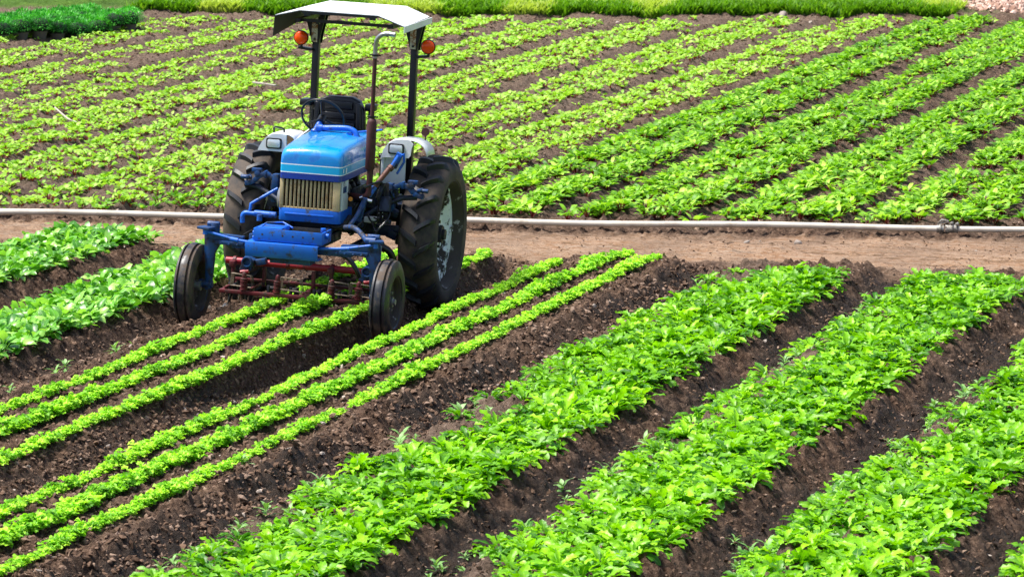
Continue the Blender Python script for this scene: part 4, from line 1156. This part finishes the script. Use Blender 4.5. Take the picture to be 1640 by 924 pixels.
    # --- brackets carrying row markers in front of the rear wheels
    def arm(s):
        def f(bm):
            x0, x1 = (.50, .80) if s > 0 else (-.44, -.72)
            y = 1.12; z = 1.06
            n = 8
            for k in range(n):
                t0, t1 = k / n, (k + 1) / n
                zz = lambda t: z + .035 * math.sin(t * math.pi * 1.5) + (.02 if .25 < t < .7 else 0)
                xa, xb = x0 + (x1 - x0) * t0, x0 + (x1 - x0) * t1
                b_box(bm, ((xa + xb) / 2, y, (zz(t0) + zz(t1)) / 2), (abs(xb - xa) + .012, .05, .040), (0, -math.degrees(math.atan2(zz(t1) - zz(t0), (xb - xa))), 0))
            b_cyl(bm, (x1 - s * .10, y - .03, z + .05), (x1 - s * .10, y + .03, z + .05), .026, 12); b_box(bm, (x1 - s * .09, y, z + .08), (.08, .05, .03)); b_cyl(bm, (x1 - s * .05, y - .01, z + .015), (x1 + s * .045, y - .01, z + .015), .018, 12)
            b_box(bm, (x1 - s * .17, y, z + .05), (.022, .06, .06)); b_box(bm, (x0 + s * .02, y, z + .0), (.05, .08, .12)); b_cyl(bm, (x1 - s * .02, y - .04, z + .02), (x1 - s * .02, y + .04, z + .02), .016, 8)
            b_box(bm, (x0 + s * .03, y + .02, z - .10), (.06, .06, .16))
        solid('marker_arm', M['steelblue'], T, f, .004)
        def g_(bm): b_tube(bm, [(s * .28, 1.0, .80), (s * .44, 1.08, .92), (s * .62, 1.14, 1.0), (s * .74, 1.16, 1.01)], .022, 10); b_box(bm, (s * .46, 1.2, .90), (.16, .08, .12))
        solid('support_strut', M['darkblue'], T, g_, .003)
    arm(-1); arm(1)
    # left hydraulic pipe in front of the radiator side
    def pipeL(bm):
        b_tube(bm, [(-.26, .45, 1.09), (-.42, .38, .985), (-.455, .36, .96), (-.462, .36, .90), (-.462, .36, .87)], .0125, 10)
        b_tube(bm, [(-.52, .36, .80), (-.525, .36, .86), (-.50, .36, .885), (-.45, .36, .88), (-.36, .36, .885)], .020, 12, smoothn=2)
        b_tube(bm, [(-.42, .36, .885), (-.24, .36, .882)], .026, 14); b_cyl(bm, (-.37, .33, .83), (-.37, .33, .88), .022, 10)
    solid('steering_pipe', M['blue'], T, pipeL)
    # right linkage: rusty shaft, blue rod, bell crank arm
    def shaft(bm): b_tube(bm, [(.56, .92, 1.275), (.46, .80, 1.115)], .022, 12); b_cyl(bm, (.57, .93, 1.28), (.555, .91, 1.26), .028, 12)
    solid('lift_shaft', M['rust'], T, shaft)
    def rod(bm):
        b_tube(bm, [(.465, .80, 1.12), (.425, .76, 1.045)], .024, 12); b_tube(bm, [(.62, .95, 1.37), (.56, .92, 1.26)], .018, 10); b_box(bm, (.60, .97, 1.33), (.05, .05, .13), (0, 24, 0)); b_tube(bm, [(.61, .95, 1.22), (.66, .98, 1.32), (.655, .98, 1.39)], .011, 8)
    solid('lift_rod', M['blue'], T, rod)
    def rod2(bm):
        b_tube(bm, [(.41, .72, 1.03), (.375, .62, .90), (.33, .50, .80)], .019, 8)
        b_box(bm, (.40, .68, .94), (.03, .05, .20), (0, 14, 0))
        b_tube(bm, [(.33, .42, .82), (.43, .34, .84), (.52, .24, .80), (.60, .12, .76), (.66, .02, .76)], .022, 10, smoothn=2)
        b_cyl(bm, (.62, -.01, .79), (.70, -.01, .79), .030, 12)
    solid('drag_link', M['steelblue'], T, rod2, .0)
    solid('fitting', M['bright'], T, lambda bm: (b_cyl(bm, (.37, .70, 1.035), (.395, .70, 1.045), .014, 10), b_cyl(bm, (.435, .70, 1.02), (.475, .70, 1.012), .017, 10)))
    # perforated quadrant plate
    def quad(bm):
        for k in range(2):
            b_box(bm, (.492 + .034 * k, .905, .97), (.005, .02, .32)); 
        b_box(bm, (.475, .912, .97), (.005, .02, .34)); b_box(bm, (.51, .93, .97), (.09, .006, .34))
    solid('quadrant_plate', M['engine'], T, quad)
    def dots(bm):
        for k in range(2):
            for i in range(7): b_box(bm, (.484 + .034 * k, .920, .85 + .037 * i + (.012 if k else 0)), (.017, .012, .017))
    solid('chain_link', M['bright'], T, dots, .003, split=False)
    # hoses, cables and small parts around the engine
    def hoses(bm):
        r_ = random.Random(3)
        for k in range(16):
            x = .22 + r_.random() * .3; y = .7 + r_.random() * .5; z = .75 + r_.random() * .35
            P = [(x, y, z)]
            for _ in range(3): x += r_.uniform(-.09, .09); y += r_.uniform(-.12, .12); z += r_.uniform(-.14, .10); P.append((min(x, .58), max(y, .62), z))
            b_tube(bm, P, .007 + r_.random() * .006, 8, smoothn=2)
        b_tube(bm, [(.34, .95, .62), (.55, 1.0, .60), (.60, 1.05, .48), (.58, 1.1, .36)], .03, 10, smoothn=2)
        b_tube(bm, [(.25, .35, .62), (.40, .30, .60), (.48, .28, .50), (.50, .3, .44)], .02, 10, smoothn=2)
    solid('hose', M['plastic'], T, hoses)
    def misc(bm):
        r_ = random.Random(5)
        for k in range(26):
            s = 1 if k % 3 else -1
            c = (s * (.30 + r_.random() * .28), .85 + r_.random() * .45, .66 + r_.random() * .42)
            b_box(bm, c, (.03 + .06 * r_.random(), .04 + .05 * r_.random(), .03 + .12 * r_.random()), (r_.uniform(-20, 20), r_.uniform(-25, 25), 0))
    solid('linkage_block', M['darkblue'], T, misc, .005)
    solid('orange_cap', simple('orange_cap', (.65, .22, .01), .4), T, lambda bm: b_lathe(bm, [(-.01, 0), (-.01, .018), (.01, .014), (.012, 0)], (.315, .62, 1.03), 'y', 12))
    # white lower tank behind the grille
    solid('coolant_bottle', M['pearl'], T, lambda bm: b_box(bm, (.40, 1.0, .82), (.12, .06, .05)), .01)
    return T
TR = build_tractor()

# ---------------------------------------------------------------- mid-mounted red weeder
def build_cultivator():
    K = bpy.data.objects.new('cultivator', None); col.objects.link(K)
    K.location = (-12.03, 32.86, -.12); K.rotation_euler = (0, R(3.0), R(4.4))
    tag(K, 'red row cultivator slung under the tractor between its front and rear wheels', 'cultivator')
    y = .66
    solid('toolbar', M['red'], K, lambda bm: (b_tube(bm, [(-.73, y, .435), (.56, y, .435)], .029, 16),))
    def collars(bm):
        for x in (-.655, -.20, .18, .52): b_cyl(bm, (x - .012, y, .435), (x + .012, y, .435), .040, 14)
    solid('collar', M['darkred'], K, collars)
    def frame(bm):
        yf, z = .42, .215
        b_box(bm, (-.08, yf, z), (1.26, .035, .030)); b_box(bm, (-.69, yf + .15, z), (.035, .30, .030)); b_box(bm, (.53, yf + .15, z), (.035, .30, .030)); b_box(bm, (-.08, yf + .32, z + .06), (1.2, .028, .022))
        for x in (-.655, .18): b_box(bm, (x, .62, .34), (.030, .03, .22)); b_box(bm, (x, .60, .42), (.045, .08, .05))
        for x in (-.40, .02, .42): b_box(bm, (x, .66, .32), (.03, .03, .16))
        for x in (-.66, -.45, -.25, .0, .20, .42): b_box(bm, (x, yf + .17, z + .03), (.018, .34, .018))
        b_box(bm, (.055, yf - .03, .20), (.062, .04, .11)); b_box(bm, (.055, yf - .03, .265), (.035, .03, .025))
    solid('frame', M['darkred'], K, frame, .003)
    def springs(bm):
        for x in (-.215, .245, -.5, .47):
            for i in range(6):
                b_lathe(bm, [(-.007, .022), (-.003, .033 - .002 * (i % 2)), (.003, .033 - .002 * (i % 2)), (.007, .022)], (x, .41, .245 + i * .017), 'z', 14)
            b_cyl(bm, (x, .41, .235), (x, .41, .36), .020, 12)
            b_lathe(bm, [(0, 0), (0, .02), (.02, .016), (.03, 0)], (x, .41, .36), 'z', 12)
    solid('spring', M['darkred'], K, springs)
    def cages(bm):
        r_ = random.Random(9)
        for cx in (-.55, -.13, .28, .46):
            for k in range(5):
                a = k * .5; w_, h_ = .095, .055
                yy = .50 + .022 * k; zz = .30 + .015 * math.sin(a) - .008 * k
                b_tube(bm, [(cx - w_, yy, zz - h_ + .01), (cx - w_ + .01, yy, zz + h_), (cx + w_ - .02, yy, zz + h_ - .012), (cx + w_, yy, zz - h_), (cx - w_, yy, zz - h_ + .01)], .0038, 6)
        for cx in (-.62, -.42, -.2, .0, .2, .4):
            b_tube(bm, [(cx, .44, .20), (cx - .02, .40, .10), (cx + .05, .38, .045), (cx + .14, .38, .05)], .0045, 6)
            b_tube(bm, [(cx + .05, .55, .20), (cx + .04, .50, .07), (cx + .10, .48, .055)], .0045, 6)
    solid('weeder_wire', M['wire'], K, cages)
    def tines(bm):
        for x in (-.66, -.52, -.33, -.14, .06, .27, .47):
            b_box(bm, (x, .55, .17), (.022, .03, .20)); b_box(bm, (x, .53, .07), (.09, .06, .03), (25, 0, 0)); b_box(bm, (x + .03, .62, .19), (.03, .06, .14))
            b_cyl(bm, (x - .02, .60, .24), (x + .04, .60, .24), .02, 10)
    solid('tine', M['engine'], K, tines, .003)
    def clampb(bm):
        for x in (-.52, .50):
            b_box(bm, (x, .60, .435), (.09, .10, .10), (0, 20, 0)); b_box(bm, (x + .10, .62, .45), (.09, .07, .05), (0, -12, 0)); b_lathe(bm, [(-.02, .030), (-.02, .046), (.02, .046), (.02, .030)], (x, .545, .45), 'y', 16, closed=True)
            b_box(bm, (x - .03, .58, .385), (.07, .05, .05), (0, 30, 0)); b_box(bm, (x, .68, .56), (.05, .05, .22))
    solid('toolbar_bracket', M['steelblue'], K, clampb, .006)
    solid('pin', M['red'], K, lambda bm: [b_cyl(bm, (x - .05, .54, .36), (x + .02, .54, .375), .018, 12) for x in (-.52, .53)])
build_cultivator()

# ---------------------------------------------------------------- irrigation pipe
def build_pipe():
    K = bpy.data.objects.new('irrigation_pipe', None); col.objects.link(K); K.location = (-8.0, 39.45, 0)
    tag(K, 'long pale plastic irrigation pipe lying on the ground along the dirt road', 'pipe')
    def P(x): return (x + 8.0, pipe_y(np.array([x]))[0] - .12 + .03 * math.sin(x * .7) - 39.45, .045 + .008 * math.sin(x * 1.9 + 1))
    xs1 = np.linspace(-23, -8.02, 52); xs2 = np.linspace(-7.96, -2, 20)
    solid('pipe_section', M['pvc'], K, lambda bm: b_tube(bm, [P(x) for x in xs1], .029, 14))
    solid('pipe_section', M['pvc'], K, lambda bm: b_tube(bm, [P(x) for x in xs2], .027, 14))
    def coup(bm):
        c = Vector(P(-7.99)); d = (Vector(P(-7.9)) - Vector(P(-8.1))).normalized()
        b_tube(bm, [c - d * .10, c - d * .03], .036, 16); b_tube(bm, [c - d * .02, c + d * .10], .040, 16); b_tube(bm, [c + d * .03, c + d * .05], .052, 16); b_tube(bm, [c - d * .075, c - d * .055], .048, 16)
        b_box(bm, c + Vector((-.04, 0, .06)), (.11, .02, .02), (0, -12, 0)); b_cyl(bm, c + Vector((.04, -.03, .055)), c + Vector((.04, .03, .055)), .014, 8); b_cyl(bm, c + Vector((.09, -.03, .05)), c + Vector((.09, .03, .05)), .014, 8)
        b_tube(bm, [c + Vector((-.09, 0, .05)), c + Vector((-.05, -.01, .085)), c + Vector((.0, 0, .075))], .010, 8)
    solid('coupling', simple('grey_coupling', (.30, .29, .26), .5, metal=.3, dirt=(.12, .1, .08), dscale=25, dlo=.45, dhi=.6), K, coup, .002)
build_pipe()

# ---------------------------------------------------------------- stones
def make_stone(seed, s):
    bm = bmesh.new(); bmesh.ops.create_icosphere(bm, subdivisions=2, radius=1)
    r = random.Random(seed); dirs = [Vector((r.uniform(-1, 1), r.uniform(-1, 1), r.uniform(-1, 1))).normalized() for _ in range(6)]
    for v in bm.verts:
        k = 1
        for d in dirs:
            q = v.co.dot(d)
            if q > .62: k = min(k, .62 / q + .02)
        v.co = Vector((v.co.x * 1.25, v.co.y * .8, v.co.z * .7)) * k * s
    for f in bm.faces: f.smooth = True
    me = bpy.data.meshes.new('stone'); bm.to_mesh(me); bm.free(); me.materials.append(M['stone']); return me
def stone(x, y, s, seed, label, group=None):
    o = bpy.data.objects.new('stone', make_stone(seed, s)); col.objects.link(o)
    o.location = (x, y, float(full_h(np.array([x]), np.array([y]))[0]) + s * .25); o.rotation_euler = (.2, .3, seed * 1.3)
    tag(o, label, 'stone', group)
stone(-7.86, 24.4, .042, 1, 'pale grey angular stone in the furrow at the bottom centre between leafy beds')
stone(-10.08, 24.25, .040, 2, 'pale flat stone beside the lowest seedling row near the bottom left corner')
k = 0
for x, y in rng.uniform((-16.5, 22), (-6, 37), (60, 2)):
    if in_view(np.array([[x, y, 0]]), -20)[0][0] and base_h(x, y) < -.02 and k < 24:
        stone(float(x), float(y), float(rng.uniform(.009, .019)), 10 + k, 'small pale stone lying loose in a furrow of the near beds', 'small loose stones in the near furrows'); k += 1
for x, y, s in ((-9.21, 38.75, .055), (-9.62, 38.9, .035), (-12.9, 62.6, .10), (-8.0, 39.2, .03)):
    pass
stone(-9.21, 38.80, .050, 50, 'flat whitish stone on the dirt just in front of the white pipe')
stone(-9.70, 38.78, .032, 51, 'small bluish grey stone by the pipe left of the flat whitish one')
stone(-15.3, 63.3, .10, 52, 'pale rock at the foot of the far grass bank')

# ---------------------------------------------------------------- litter in the pale field
def stick(name, pts, r, label, cat):
    o = solid(name, M['wood'], None, lambda bm: b_tube(bm, pts, r, 8)); tag(o, label, cat); return o
stick('stick', [(-19.95, 46.7, .14), (-19.45, 45.9, .10), (-19.2, 45.7, .07)], [.010, .011, .008], 'thin white stick lying slanted across the pale rows on the left', 'stick')
o = solid('board', M['wood'], None, lambda bm: b_box(bm, (-18.75, 50.45, .11), (.34, .05, .018), (0, 4, -14)), .003); tag(o, 'narrow pale board lying in the young rows behind the tractor on the left', 'board')

# ---------------------------------------------------------------- potted bushes at the top left
def build_bushes():
    protos = [bush_proto(k) for k in range(4)]; ms = []
    for V, Fc, A in protos:
        o = quad_obj('foliage', V, Fc, M['mum'], {'leaf': A}); ms.append(o.data); bpy.data.objects.remove(o)
    bm = bmesh.new(); b_lathe(bm, [(0, 0), (0, .075), (.10, .095), (.115, .103), (.125, .103), (.125, .09), (.11, .085), (.105, 0)], (0, 0, 0), 'z', 16)
    pt = finish('pot', bm, M['potmat']); potm = pt.data; bpy.data.objects.remove(pt)
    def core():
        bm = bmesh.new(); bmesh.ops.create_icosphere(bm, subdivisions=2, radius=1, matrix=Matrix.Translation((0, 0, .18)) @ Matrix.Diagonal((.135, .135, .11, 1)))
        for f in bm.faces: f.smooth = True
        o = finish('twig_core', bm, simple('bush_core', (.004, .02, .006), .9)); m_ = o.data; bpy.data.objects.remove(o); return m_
    cm = core(); k = 0
    A0 = np.array([-24.95, 55.9]); A1 = np.array([-23.65, 58.6]); d = A1 - A0; Ln = np.linalg.norm(d); d /= Ln; nrm = np.array([-d[1], d[0]])
    n = int(Ln / .37) + 5
    for j in range(4):
        for i in range(-4, n - 4):
            p = A0 + d * (i * .35 + (.17 if j % 2 else 0)) + nrm * (j * .33)
            p = p + rng.normal(0, .025, 2)
            if i * .35 > Ln + .0: continue
            if not in_view(np.array([[p[0], p[1], .3]]), 12)[0][0]: continue
            r = bpy.data.objects.new('potted_bush', None); col.objects.link(r)
            s = float(rng.uniform(1.08, 1.24)); r.location = (p[0], p[1], float(base_h(p[0], p[1]))); r.scale = (s, s, s * float(rng.uniform(.80, .92))); r.rotation_euler = (0, 0, float(rng.random() * 6))
            tag(r, 'round dark green bush in a dark pot, %s of the far left block' % ['front row', 'second row', 'third row', 'back row'][j], 'potted bush', 'potted dark green bushes at the far left corner')
            for nm, m_ in (('foliage', ms[k % 4]), ('pot', potm)):
                c = bpy.data.objects.new(nm, m_); col.objects.link(c); c.parent = r
            c = bpy.data.objects.new('twigs', cm); col.objects.link(c); c.parent = r
            k += 1
build_bushes()
print('objects', len(bpy.data.objects))
